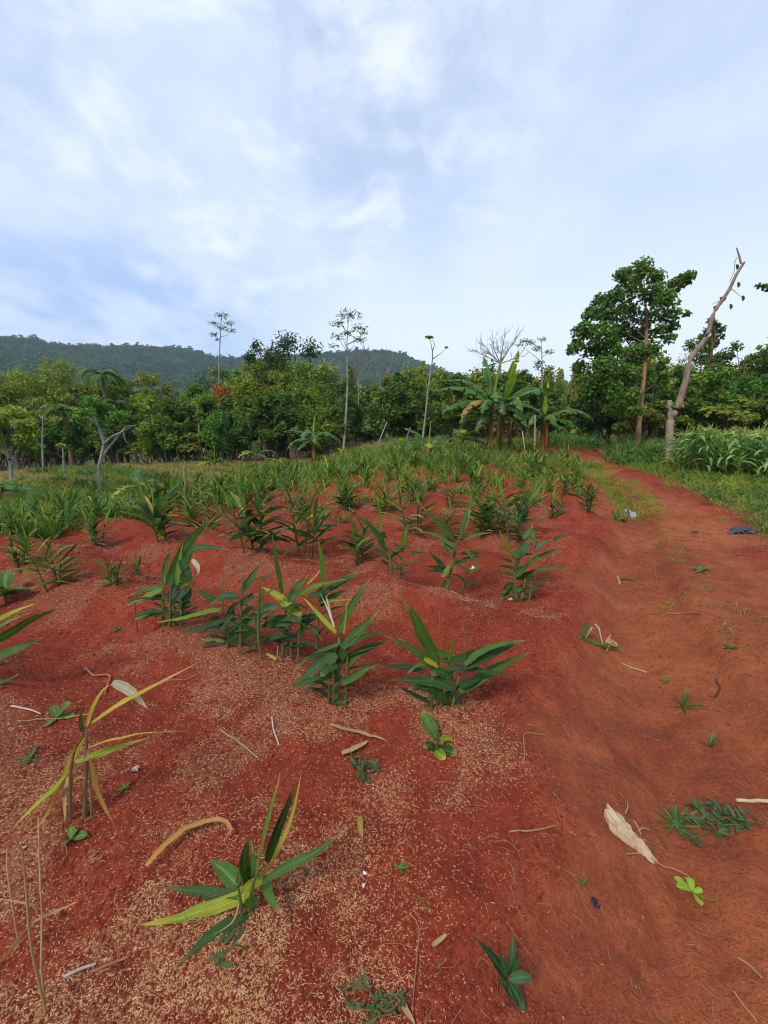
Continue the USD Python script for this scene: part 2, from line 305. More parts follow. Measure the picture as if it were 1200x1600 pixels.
def plain_look(name, c1, c2, scale=8.0, rough=0.8, stretch=(1, 1, 1), bump=0.3, dist=0.01, island=False, spec=0.25, detail=5.0, c3=None):
    ramp = [(0.3, c1), (0.7, c2)] if c3 is None else [(0.25, c1), (0.5, c2), (0.75, c3)]
    nodes = {'tc': ('texture_coordinate', {}), 'geo': ('geometry', {}), 'map': ('mapping', {'scale': stretch}), 'n': ('noise_texture', {'scale': scale, 'detail': detail, 'roughness': 0.6}),
             'a': ('math', {'math_type': 'multiply_add', 'value2': 0.5 if island else 0.0}), 'r': ('rgb_ramp', {'ramp': ramp}),
             'bump': ('bump', {'strength': bump, 'distance': dist}), 'p': ('principled_bsdf', {'roughness': rough, 'specular_ior_level': spec})}
    links = [('geo.position', 'map.vector'), ('map.vector', 'n.vector'), ('geo.random_per_island', 'a.value1'), ('a.value', 'r.fac'), ('r.color', 'p.base_color'), ('n.fac', 'bump.height'), ('bump.normal', 'p.normal')]
    if island:
        nodes['sh'] = ('math', {'math_type': 'subtract', 'value2': 0.25}); links += [('n.fac', 'sh.value1'), ('sh.value', 'a.value3')]
    else: links += [('n.fac', 'a.value3')]
    usdkit.material(stage, LK + name, nodes, links, surface='p.BSDF')

YEL = (0.42, 0.34, 0.04)
leaf_look('ginger_dark', (0.0121, 0.0360, 0.0071), (0.0303, 0.0793, 0.0122), tip=(0.14, 0.12, 0.03), tip_at=0.9)
leaf_look('ginger_mid', (0.0221, 0.0631, 0.0093), (0.0556, 0.1260, 0.0143), tip=(0.24, 0.19, 0.04), tip_at=0.87)
leaf_look('ginger_light', (0.0607, 0.1350, 0.0125), (0.1213, 0.2161, 0.0215), tip=(0.34, 0.30, 0.05), tip_at=0.88, trans=0.3)
leaf_look('ginger_lime', (0.1404, 0.2039, 0.0115), (0.2808, 0.3059, 0.0173), tip=YEL, tip_at=0.8, trans=0.3)
leaf_look('ginger_pale', (0.0328, 0.0850, 0.0374), (0.0796, 0.1529, 0.0634), tip=(0.2, 0.26, 0.1), tip_at=0.92)
leaf_look('leaf_yellow', (0.2376, 0.1742, 0.0144), (0.3960, 0.3168, 0.0432), tip=(0.45, 0.24, 0.08), tip_at=0.75, trans=0.25)
leaf_look('leaf_orange', (0.3326, 0.1742, 0.0360), (0.3960, 0.2376, 0.0432), tip=(0.40, 0.18, 0.07), tip_at=0.7, trans=0.2)
leaf_look('leaf_tan', (0.2448, 0.1440, 0.0648), (0.3744, 0.2592, 0.1224), tip=(0.42, 0.25, 0.12), tip_at=0.8, trans=0.15, rough=0.7)
leaf_look('leaf_white', (0.3600, 0.3600, 0.2304), (0.4464, 0.4464, 0.3024), tip=(0.5, 0.38, 0.2), tip_at=0.8, trans=0.2)
leaf_look('weed_green', (0.0428, 0.1030, 0.0132), (0.0950, 0.1822, 0.0227), mid=(0.22, 0.36, 0.12))
leaf_look('weed_blue', (0.0285, 0.0594, 0.0189), (0.0807, 0.1267, 0.0435), rough=0.5)
leaf_look('weed_dark', (0.0113, 0.0475, 0.0129), (0.0332, 0.0950, 0.0227), mid=(0.10, 0.22, 0.12))
leaf_look('weed_lime', (0.1728, 0.3168, 0.0162), (0.2765, 0.4118, 0.0324), trans=0.3)
leaf_look('banana_green', (0.0258, 0.0775, 0.0105), (0.0772, 0.1660, 0.0238), mid=(0.20, 0.30, 0.09), patch=2.0, rough=0.36, veins=0.0)
leaf_look('banana_bluish', (0.0258, 0.0775, 0.0213), (0.0707, 0.1493, 0.0405), mid=(0.18, 0.28, 0.14), patch=2.0, rough=0.36, veins=0.0)
leaf_look('banana_young', (0.1648, 0.2631, 0.0086), (0.3089, 0.3810, 0.0173), mid=(0.42, 0.5, 0.12), patch=2.0, trans=0.4, veins=0.0)
leaf_look('banana_dry', (0.1339, 0.0635, 0.0152), (0.3089, 0.1724, 0.0346), patch=3.0, rough=0.7, trans=0.1)
leaf_look('corn_green', (0.0898, 0.1991, 0.0461), (0.2545, 0.3982, 0.0855), tip=(0.20, 0.26, 0.06), tip_at=0.93, mid=(0.22, 0.34, 0.16))
leaf_look('corn_yellow', (0.1152, 0.1426, 0.0216), (0.2448, 0.2218, 0.0576), tip=(0.4, 0.25, 0.1), tip_at=0.7)
leaf_look('corn_tassel', (0.1691, 0.1861, 0.0311), (0.2593, 0.2660, 0.0622), trans=0.15)
leaf_look('grass_green', (0.1260, 0.1862, 0.0175), (0.3152, 0.3336, 0.0305), tip=(0.32, 0.27, 0.07), tip_at=0.9, island=True, patch=0.7)
leaf_look('grass_dry', (0.1638, 0.1498, 0.0252), (0.3780, 0.2765, 0.0576), tip=(0.4, 0.28, 0.12), tip_at=0.7, island=True, patch=0.7)
leaf_look('grass_rich', (0.0353, 0.0979, 0.0158), (0.1008, 0.1958, 0.0324), island=True, patch=0.9)
leaf_look('grass_ginger', (0.0788, 0.1527, 0.0207), (0.2363, 0.3052, 0.0389), tip=(0.22, 0.25, 0.05), tip_at=0.93, island=True, patch=0.9)
def crown_look(name, dark, light, trans=0.3, patch=0.9): leaf_look(name, dark, light, rough=0.5, trans=trans, island=True, patch=patch, veins=0.0, mid=light)
crown_look('crown_deep', (0.0482, 0.1022, 0.0121), (0.1592, 0.2451, 0.0258))
crown_look('crown_dark', (0.0250, 0.0568, 0.0103), (0.0689, 0.1183, 0.0185))
crown_look('crown_green', (0.0867, 0.1653, 0.0151), (0.2602, 0.3600, 0.0315))
crown_look('crown_bright', (0.0693, 0.1747, 0.0182), (0.1820, 0.3330, 0.0385))
crown_look('crown_olive', (0.1417, 0.1732, 0.0202), (0.3380, 0.3447, 0.0452))
crown_look('crown_bamboo', (0.1620, 0.2080, 0.0226), (0.3240, 0.3663, 0.0476))
crown_look('crown_yellow', (0.1383, 0.1830, 0.0154), (0.3415, 0.3484, 0.0314))
crown_look('crown_rust', (0.2821, 0.0792, 0.0154), (0.6061, 0.1685, 0.0314))
crown_look('crown_bluish', (0.0674, 0.1350, 0.0238), (0.1750, 0.2683, 0.0452))
crown_look('hill_leaf', (0.0219, 0.0615, 0.0134), (0.1195, 0.2229, 0.0365), trans=0.1, patch=0.02)
plain_look('bark_pale', (0.095, 0.085, 0.07), (0.26, 0.245, 0.215), 6.0, stretch=(1, 1, 0.25))
plain_look('bark_brown', (0.1020, 0.0578, 0.0306), (0.2040, 0.1292, 0.0748), 9.0, stretch=(1, 1, 0.2), dist=0.02, bump=0.6)
plain_look('bark_grey', (0.11, 0.072, 0.052), (0.27, 0.195, 0.145), 7.0, stretch=(1, 1, 0.18), dist=0.03, bump=0.7)
plain_look('bark_tan', (0.1632, 0.0816, 0.0340), (0.2856, 0.1632, 0.0816), 8.0, stretch=(1, 1, 0.2), dist=0.015, bump=0.5)
plain_look('bark_twig', (0.1360, 0.1122, 0.1088), (0.2312, 0.1972, 0.1938), 8.0)
plain_look('wood_cut', (0.3400, 0.2448, 0.1360), (0.4488, 0.3536, 0.2312), 9.0, stretch=(1, 1, 0.3))
plain_look('pseudostem', (0.0680, 0.0238, 0.0122), (0.2312, 0.0748, 0.0340), 9.0, stretch=(1, 1, 0.15), c3=(0.30, 0.20, 0.08))
plain_look('bamboo_pole', (0.2312, 0.1700, 0.0884), (0.3536, 0.2856, 0.1700), 6.0, stretch=(1, 1, 0.1), rough=0.5)
plain_look('stem_green', (0.0408, 0.0646, 0.0136), (0.0952, 0.1156, 0.0306), 14.0, stretch=(1, 1, 0.3), rough=0.5, dist=0.002)
plain_look('stem_brown', (0.0748, 0.0408, 0.0204), (0.1632, 0.1020, 0.0476), 14.0, stretch=(1, 1, 0.3), rough=0.6, dist=0.002)
plain_look('straw', (0.2720, 0.1700, 0.0816), (0.4216, 0.3128, 0.1836), 20.0, island=True, rough=0.6, dist=0.002)
plain_look('straw_white', (0.3944, 0.3264, 0.2720), (0.5032, 0.4488, 0.3944), 20.0, island=True, rough=0.6, dist=0.002)
plain_look('husk', (0.43, 0.22, 0.095), (0.64, 0.42, 0.22), 30.0, island=True, rough=0.55, dist=0.001, c3=(0.80, 0.62, 0.42))
plain_look('twig_red', (0.2040, 0.0748, 0.0408), (0.3264, 0.1496, 0.0884), 12.0, rough=0.8, dist=0.003)
plain_look('twig_dark', (0.0340, 0.0170, 0.0136), (0.0748, 0.0408, 0.0306), 12.0, rough=0.8, dist=0.003)
plain_look('plastic_blue', (0.1224, 0.1496, 0.3740), (0.5100, 0.5168, 0.5780), 14.0, rough=0.25, spec=0.5, detail=1.0)
plain_look('plastic_black', (0.0095, 0.0088, 0.0122), (0.0340, 0.0340, 0.0442), 6.0, rough=0.3, spec=0.5)
plain_look('plastic_white', (0.4488, 0.4216, 0.4216), (0.5576, 0.5440, 0.5440), 20.0, rough=0.5, dist=0.002)
plain_look('cable_black', (0.0136, 0.0136, 0.0136), (0.0238, 0.0238, 0.0238), 5.0, rough=0.6)

# the soil: loose dark red earth of the field, packed orange earth of the path, thin growth over it, husk dust
def earth():
    nodes = {
        'geo': ('geometry', {}), 'zone': ('attribute', {'attribute': 'zone'}), 'z': ('separate_color', {}),
        'nb': ('noise_texture', {'scale': 0.9, 'detail': 5.0, 'roughness': 0.6}), 'nm': ('noise_texture', {'scale': 7.0, 'detail': 6.0, 'roughness': 0.65}), 'nf': ('noise_texture', {'scale': 60.0, 'detail': 5.0, 'roughness': 0.7}),
        'a1': ('math', {'math_type': 'multiply', 'value2': 0.45}), 'a2': ('math', {'math_type': 'multiply_add', 'value2': 0.38}), 'a3': ('math', {'math_type': 'subtract', 'value2': 0.09}), 'tone': ('math', {'math_type': 'multiply_add', 'value2': 0.35}),
        'soil': ('rgb_ramp', {'ramp': [(0.36, (0.1280, 0.0192, 0.0096)), (0.5, (0.2215, 0.0355, 0.0160)), (0.64, (0.3152, 0.0610, 0.0274))]}),
        'path': ('rgb_ramp', {'ramp': [(0.36, (0.1724, 0.0437, 0.0199)), (0.5, (0.2842, 0.0755, 0.0308)), (0.64, (0.3702, 0.1161, 0.0488))]}),
        'mp': ('mix_color', {}),
        'turf': ('rgb_ramp', {'ramp': [(0.36, (0.0225, 0.0375, 0.0105)), (0.5, (0.0562, 0.0675, 0.0180)), (0.64, (0.1125, 0.0825, 0.0285))]}),
        'gk': ('math', {'math_type': 'add'}), 'gs': ('map_range', {'from_min': 0.85, 'from_max': 1.25, 'clamp': True}), 'mg': ('mix_color', {}),
        'hv': ('noise_texture', {'scale': 120.0, 'detail': 2.0, 'roughness': 0.8}), 'hk': ('math', {'math_type': 'add'}),
        'hs': ('map_range', {'from_min': 0.78, 'from_max': 1.3, 'to_max': 0.40, 'clamp': True}), 'mh': ('mix_color', {'b': (0.22, 0.095, 0.052)}),
        'bv': ('noise_texture', {'scale': 210.0, 'detail': 2.0, 'roughness': 0.6}), 'bmix': ('math', {'math_type': 'multiply_add', 'value2': 0.5}),
        'bump': ('bump', {'strength': 0.9, 'distance': 0.014}), 'bump2': ('bump', {'strength': 0.7, 'distance': 0.07}),
        'p': ('principled_bsdf', {'roughness': 0.92, 'specular_ior_level': 0.12}),
    }
    links = [('zone.color', 'z.color'), ('geo.position', 'nb.vector'), ('geo.position', 'nm.vector'), ('geo.position', 'nf.vector'),
        ('nb.fac', 'a1.value1'), ('nm.fac', 'a2.value1'), ('a1.value', 'a2.value3'), ('a2.value', 'a3.value1'), ('nf.fac', 'tone.value1'), ('a3.value', 'tone.value3'),
        ('tone.value', 'soil.fac'), ('tone.value', 'path.fac'), ('z.r', 'mp.fac'), ('soil.color', 'mp.a'), ('path.color', 'mp.b'),
        ('tone.value', 'turf.fac'), ('nm.fac', 'gk.value1'), ('z.g', 'gk.value2'), ('gk.value', 'gs.value'), ('gs.result', 'mg.fac'), ('mp.result', 'mg.a'), ('turf.color', 'mg.b'),
        ('geo.position', 'hv.vector'), ('hv.fac', 'hk.value1'), ('z.b', 'hk.value2'), ('hk.value', 'hs.value'), ('hs.result', 'mh.fac'), ('mg.result', 'mh.a'), ('mh.result', 'p.base_color'),
        ('geo.position', 'bv.vector'), ('bv.fac', 'bmix.value1'), ('nf.fac', 'bmix.value3'), ('nm.fac', 'bump2.height'), ('bump2.normal', 'bump.normal'), ('bmix.value', 'bump.height'), ('bump.normal', 'p.normal')]
    usdkit.material(stage, LK + 'earth', nodes, links, surface='p.BSDF')
earth()
plain_look('clod', (0.16, 0.024, 0.0125), (0.31, 0.060, 0.029), 12.0, island=True, rough=0.95, dist=0.004, bump=0.6, spec=0.1)
plain_look('clod_path', (0.20, 0.047, 0.025), (0.40, 0.110, 0.055), 12.0, island=True, rough=0.95, dist=0.004, bump=0.6, spec=0.1)
plain_look('hill_floor', (0.0136, 0.0272, 0.0095), (0.0340, 0.0476, 0.0150), 0.05, rough=0.95, bump=0.0)

# ------------------------------------------------------------------ where the near ginger plants stand (pixels of the photograph)
HERO = {'front': (387, 1440), 'withered': (124, 1297), 'tall': (519, 1108), 'spread': (694, 1118), 'cluster': (445, 1040), 'leafy': (362, 1022), 'broad': (266, 988),
        'edge': (-28, 1078), 'ten': (697, 928), 'eleven': (814, 945), 'twelve': (606, 908)}
HG = {k: ground(*v) for k, v in HERO.items()}
MIDPX = [  # px, py base, height px, stems
    (560, 884, 78, 6), (475, 872, 120, 6), (397, 862, 128, 8), (262, 846, 100, 7), (93, 922, 92, 5), (182, 918, 58, 5), (652, 838, 84, 6), (746, 842, 70, 5),
    (702, 846, 62, 3), (762, 838, 92, 5), (806, 852, 104, 4), (868, 812, 50, 4), (920, 802, 52, 5), (596, 806, 60, 4), (545, 800, 58, 6), (880, 776, 44, 5), (824, 792, 46, 4), (706, 796, 52, 4),
    (640, 790, 50, 4), (468, 812, 56, 4), (215, 905, 44, 3), (30, 890, 70, 5), (330, 832, 58, 4), (150, 856, 62, 5)]
MIDG = [ground(a, b) for a, b, _, _ in MIDPX]
for q in list(HG.values()) + MIDG: PLANTS.append((q[0], q[1]))

# ------------------------------------------------------------------ ground: one sheet from the camera's feet to the hills, told apart by what covers it
def land():
    th = np.radians(np.r_[np.linspace(-180, -62, 40, endpoint=False), np.linspace(-62, 62, 470, endpoint=False), np.linspace(62, 180, 40)])
    r = np.r_[0.0, np.geomspace(0.3, 26, 400), np.geomspace(26.6, 230, 70), np.linspace(236, 900, 90), np.geomspace(940, 6000, 22)]
    TH, RR = np.meshgrid(th, r, indexing='ij')
    x, y = RR * np.sin(TH), RR * np.cos(TH)
    z = hgt(x, y)
    nt, nr = z.shape
    v = np.stack([x, y, z], -1).reshape(-1, 3)
    i, j = np.meshgrid(np.arange(nt - 1), np.arange(nr - 1), indexing='ij')
    q = np.stack([i * nr + j, i * nr + j + 1, (i + 1) * nr + j + 1, (i + 1) * nr + j], -1).reshape(-1, 4)
    q = q[:, ::-1]
    f = np.vstack([q[:, [0, 1, 2]], q[:, [0, 2, 3]]])
    fn = np.cross(v[f[:, 1]] - v[f[:, 0]], v[f[:, 2]] - v[f[:, 0]])
    good = np.linalg.norm(fn, axis=1) > 1e-12; f, fn = f[good], fn[good]
    n = np.zeros_like(v)
    for k in range(3): np.add.at(n, f[:, k], fn)
    n = unit(n)
    pm, gm, hm = path_mask(v[:, 0], v[:, 1]), meadow_mask(v[:, 0], v[:, 1]), husk_mask(v[:, 0], v[:, 1])
    hm = hm * (1 - gm) * (1 - pm)
    c = v[f].mean(1); rc = np.hypot(c[:, 0], c[:, 1])
    kind = np.where(rc > 200, 3, np.where(pm[f].mean(1) > 0.5, 1, np.where(gm[f].mean(1) > 0.5, 2, 0)))
    for k, name in enumerate(('ground', 'dirt_path', 'meadow', 'hills')):
        ff = f[kind == k]; used, inv = np.unique(ff, return_inverse=True)
        m = UsdGeom.Mesh.Define(stage, '/World/' + name)
        m.CreatePointsAttr(Vt.Vec3fArray.FromNumpy(v[used].astype(np.float32)))
        m.CreateFaceVertexCountsAttr(Vt.IntArray.FromNumpy(np.full(len(ff), 3, np.int32)))
        m.CreateFaceVertexIndicesAttr(Vt.IntArray.FromNumpy(inv.reshape(-1).astype(np.int32)))
        m.CreateSubdivisionSchemeAttr('none')
        m.CreateNormalsAttr(Vt.Vec3fArray.FromNumpy(n[used].astype(np.float32))); m.SetNormalsInterpolation('vertex')
        UsdGeom.PrimvarsAPI(m).CreatePrimvar('zone', T.Color3fArray, 'vertex').Set(Vt.Vec3fArray.FromNumpy(np.stack([pm, gm, hm], 1)[used].astype(np.float32)))
        UsdShade.MaterialBindingAPI.Apply(m.GetPrim()).Bind(look('hill_floor' if k == 3 else 'earth'))
        tag(m.GetPrim(), kind='structure')
land()

# ------------------------------------------------------------------ trees
def cards(c, nrm, size, rng, long=1.9, droop=0.25):
    """one folded leaf (or spray of leaves) at every point c, its face towards nrm"""
    c = np.asarray(c); k = len(c); size = np.broadcast_to(size, k) * rng.uniform(0.65, 1.3, k)
    nn = unit(nrm); a = unit(np.cross(nn, rng.randn(k, 3))); b = np.cross(nn, a)
    L, W = size[:, None] * 0.5, size[:, None] * 0.5 / long * 1.25
    v = np.stack([c - a * L, c + b * W + nn * W * 0.35, c + a * L - nn * L * droop, c - b * W + nn * W * 0.35], 1).reshape(-1, 3)
    i = np.arange(k) * 4
    f = np.vstack([np.stack([i, i + 1, i + 2], 1), np.stack([i, i + 2, i + 3], 1)])
    u = np.tile([[0.3, 0.1], [0.9, 0.5], [0.3, 0.9], [0.1, 0.5]], (k, 1))
    return v, f, u
def foliage(clumps, n, leaf, rng, shell=0.55, up=0.7, long=1.9, spread=0.55):
    """n leaves spread through the clumps (centre, radii)"""
    vol = np.array([np.prod(r) ** (2 / 3) for _, r in clumps]); cnt = np.maximum(4, (n * vol / vol.sum()).astype(int)); m = MB()
    P, N = [], []
    for (c, r), k in zip(clumps, cnt):
        d = unit(rng.randn(k, 3)); rr = rng.rand(k, 1) ** shell
        rag = 1 + 0.28 * (meshkit.noise(d * 2.3 + np.asarray(c) * 1.7)[:, None] - 0.5)
        P.append(np.asarray(c) + d * rr * np.asarray(r) * rag); N.append(d * 0.6 + [0, 0, up] + rng.randn(k, 3) * spread)
    return m.add(cards(np.vstack(P), np.vstack(N), leaf, rng, long)).get()
def limbs(base, fork, ends, r0, rng, wob=0.12, sides=5):
    out = []
    for e in ends:
        e = np.asarray(e); m = (fork + e) / 2 + rng.randn(3) * wob * np.linalg.norm(e - fork) + [0, 0, 0.06 * np.linalg.norm(e - fork)]
        out.append(tube([fork, m, e], [r0, r0 * 0.6, r0 * 0.2], sides, 6))
    return out
def tree(label, cx, top, hw, bot, d, crown, bark='bark_brown', shape='round', n=1700, leaf=0.24, seed=0, base_px=None, trunk_r=None, group=None, name='forest_tree', cat='tree', clumps=None, lean=0.0, up=0.7, depth=1.0, parts_limbs=False, nclump=None):
    """a tree whose crown spans cx +- hw, top..bot in the photograph at depth d"""
    rng = np.random.RandomState(1000 + seed)
    pc = at(cx, (top + bot) / 2, d)
    zt, zb = at(cx, top, d)[2], at(cx, bot, d)[2]
    bx, by = (pc[0] + lean, pc[1]) if base_px is None else (at(base_px, 700, d)[0], pc[1])
    bz = float(hgt(bx, by)) - 0.03
    zb = max(zb, bz + 0.2) if zt > bz + 0.6 else bz + 0.2
    zt = max(zt, zb + 0.5)
    H, r, ch = zt - bz, hw / FPX * d, zt - zb
    o = np.array([bx, by, bz]); c = np.array([pc[0], pc[1], (zt + zb) / 2]) - o
    cl = []
    k = nclump or {'round': 34, 'tall': 36, 'umbrella': 20, 'sparse': 20, 'bamboo': 34, 'cone': 30, 'shrub': 18}[shape]
    for q in range(k):
        dv = unit(rng.randn(3)); dv[1] *= depth
        if shape == 'umbrella': p = c + dv * [r * 0.8, r * 0.8, ch * 0.32]; rad = np.array([r * 0.34, r * 0.34, ch * 0.16]) * rng.uniform(0.7, 1.2)
        elif shape == 'bamboo':
            t = rng.rand(); p = c + [dv[0] * r * 0.75 * (0.4 + t * 0.6), dv[1] * r * 0.7, ch * (t - 0.5) * 0.85]; rad = np.array([r * 0.32, r * 0.32, ch * 0.14]) * rng.uniform(0.7, 1.25)
        elif shape == 'cone':
            t = rng.rand() ** 1.3; p = c + [dv[0] * r * 0.8 * (1 - t), dv[1] * r * 0.8 * (1 - t), ch * (t - 0.5) * 0.9]; rad = np.array([r * 0.3, r * 0.3, ch * 0.12]) * (1.15 - 0.6 * t)
        else:
            rr = rng.uniform(0.35, 0.95); p = c + dv * [r, r, ch * 0.5] * rr; rad = np.array([r, r, min(r, ch * 0.5)]) * rng.uniform(0.15, 0.31)
        cl.append((p, rad))
    if clumps: cl = clumps(o, d, rng)
    t = thing(name, label, cat, o, group=group)
    tr = trunk_r or max(0.04, 0.016 * H)
    fork = np.array([c[0] * 0.6, c[1] * 0.6, max(0.3 * H, (zb - bz) * 0.92)])
    if shape != 'shrub':
        m = MB().add(tube([[0, 0, 0], fork * 0.5 + [rng.randn() * 0.02 * H, 0, 0], fork, c + [0, 0, ch * 0.25]], [tr * 1.15, tr, tr * 0.8, tr * 0.2], 7, 10))
        pick = rng.permutation(len(cl))[:9]
        if parts_limbs: obj('trunk', m.get(), bark, t)
        for lb in limbs(None, fork, [cl[a][0] for a in pick], tr * 0.5, rng):
            if parts_limbs: obj('limb', lb, bark, t)
            else: m.add(lb)
        if not parts_limbs: obj('trunk', m.get(), bark, t)
    else:
        m = MB()
        for p, _ in cl[:7]: m.add(tube([[rng.randn() * 0.1, rng.randn() * 0.1, 0], p * [0.6, 0.6, 0.5], p], [0.02, 0.014, 0.006], 4, 4))
        obj('stem', m.get(), bark, t)
    obj('crown', foliage(cl, n, leaf, rng, up=up), crown, t, smooth_=False)
    return t

# ------------------------------------------------------------------ woods on the hills and beyond the field
def instancer(name, protos, pos, rot, scale, ids, mat_of, kind='stuff', label=None, cat=None, normals=True):
    pi = UsdGeom.PointInstancer.Define(stage, '/World/' + name)
    paths = []
    for k, (pn, mesh, mat) in enumerate(protos):
        p = obj(pn, mesh, mat, f'/World/{name}', smooth_=normals); paths.append(p.GetPath())
    pi.CreatePrototypesRel().SetTargets(paths)
    pi.CreateProtoIndicesAttr(Vt.IntArray.FromNumpy(np.asarray(ids, np.int32)))
    pi.CreatePositionsAttr(Vt.Vec3fArray.FromNumpy(np.asarray(pos, np.float32)))
    h = np.asarray(rot) / 2
    pi.CreateOrientationsAttr(Vt.QuathArray([Gf.Quath(float(math.cos(a)), 0, 0, float(math.sin(a))) for a in h]))
    sc = np.asarray(scale, np.float32); sc = np.repeat(sc[:, None], 3, 1) if sc.ndim == 1 else sc
    pi.CreateScalesAttr(Vt.Vec3fArray.FromNumpy(sc))
    return tag(pi.GetPrim(), label, cat, kind=kind)
def hill_wood():
    rng = np.random.RandomState(3); pr = []
    for k in range(5):
        cl = []
        H = 1.0
        for _ in range(9):
            d = unit(rng.randn(3))
            if k == 4: t = rng.rand(); cl.append((np.array([d[0] * 0.16, d[1] * 0.16, 0.45 + 0.5 * t]), np.array([0.16, 0.16, 0.07])))
            else: cl.append((np.array([0, 0, 0.58]) + d * [0.3, 0.3, 0.26], np.array([0.2, 0.2, 0.15])))
        m = MB().add(foliage(cl, 150, 0.15, rng)); m.add(tube([[0, 0, -0.1], [0, 0, 0.6]], [0.02, 0.012], 4))
        pr.append(('crown', m.get(), 'hill_leaf'))
    n = 14000
    th = np.radians(rng.uniform(-54, 50, n)); r = 240 + 570 * rng.rand(n) ** 0.75
    r[: n // 6] = rng.uniform(735, 790, n // 6)
    x, y = r * np.sin(th), r * np.cos(th); z = hgt(x, y) - 0.8
    s = rng.uniform(5, 9.5, n) * (1 + 0.25 * (meshkit.noise(np.stack([x * 0.03, y * 0.03, 0 * x], 1))))
    ids = rng.choice(5, n, p=[0.26, 0.24, 0.2, 0.18, 0.12])
    s[ids == 4] *= 1.25
    instancer('hill_forest', pr, np.stack([x, y, z], 1), rng.uniform(0, 6.28, n), s, ids, None, label='dark blue-green forest covering the far hills below the sky', cat='forest', normals=False)
hill_wood()

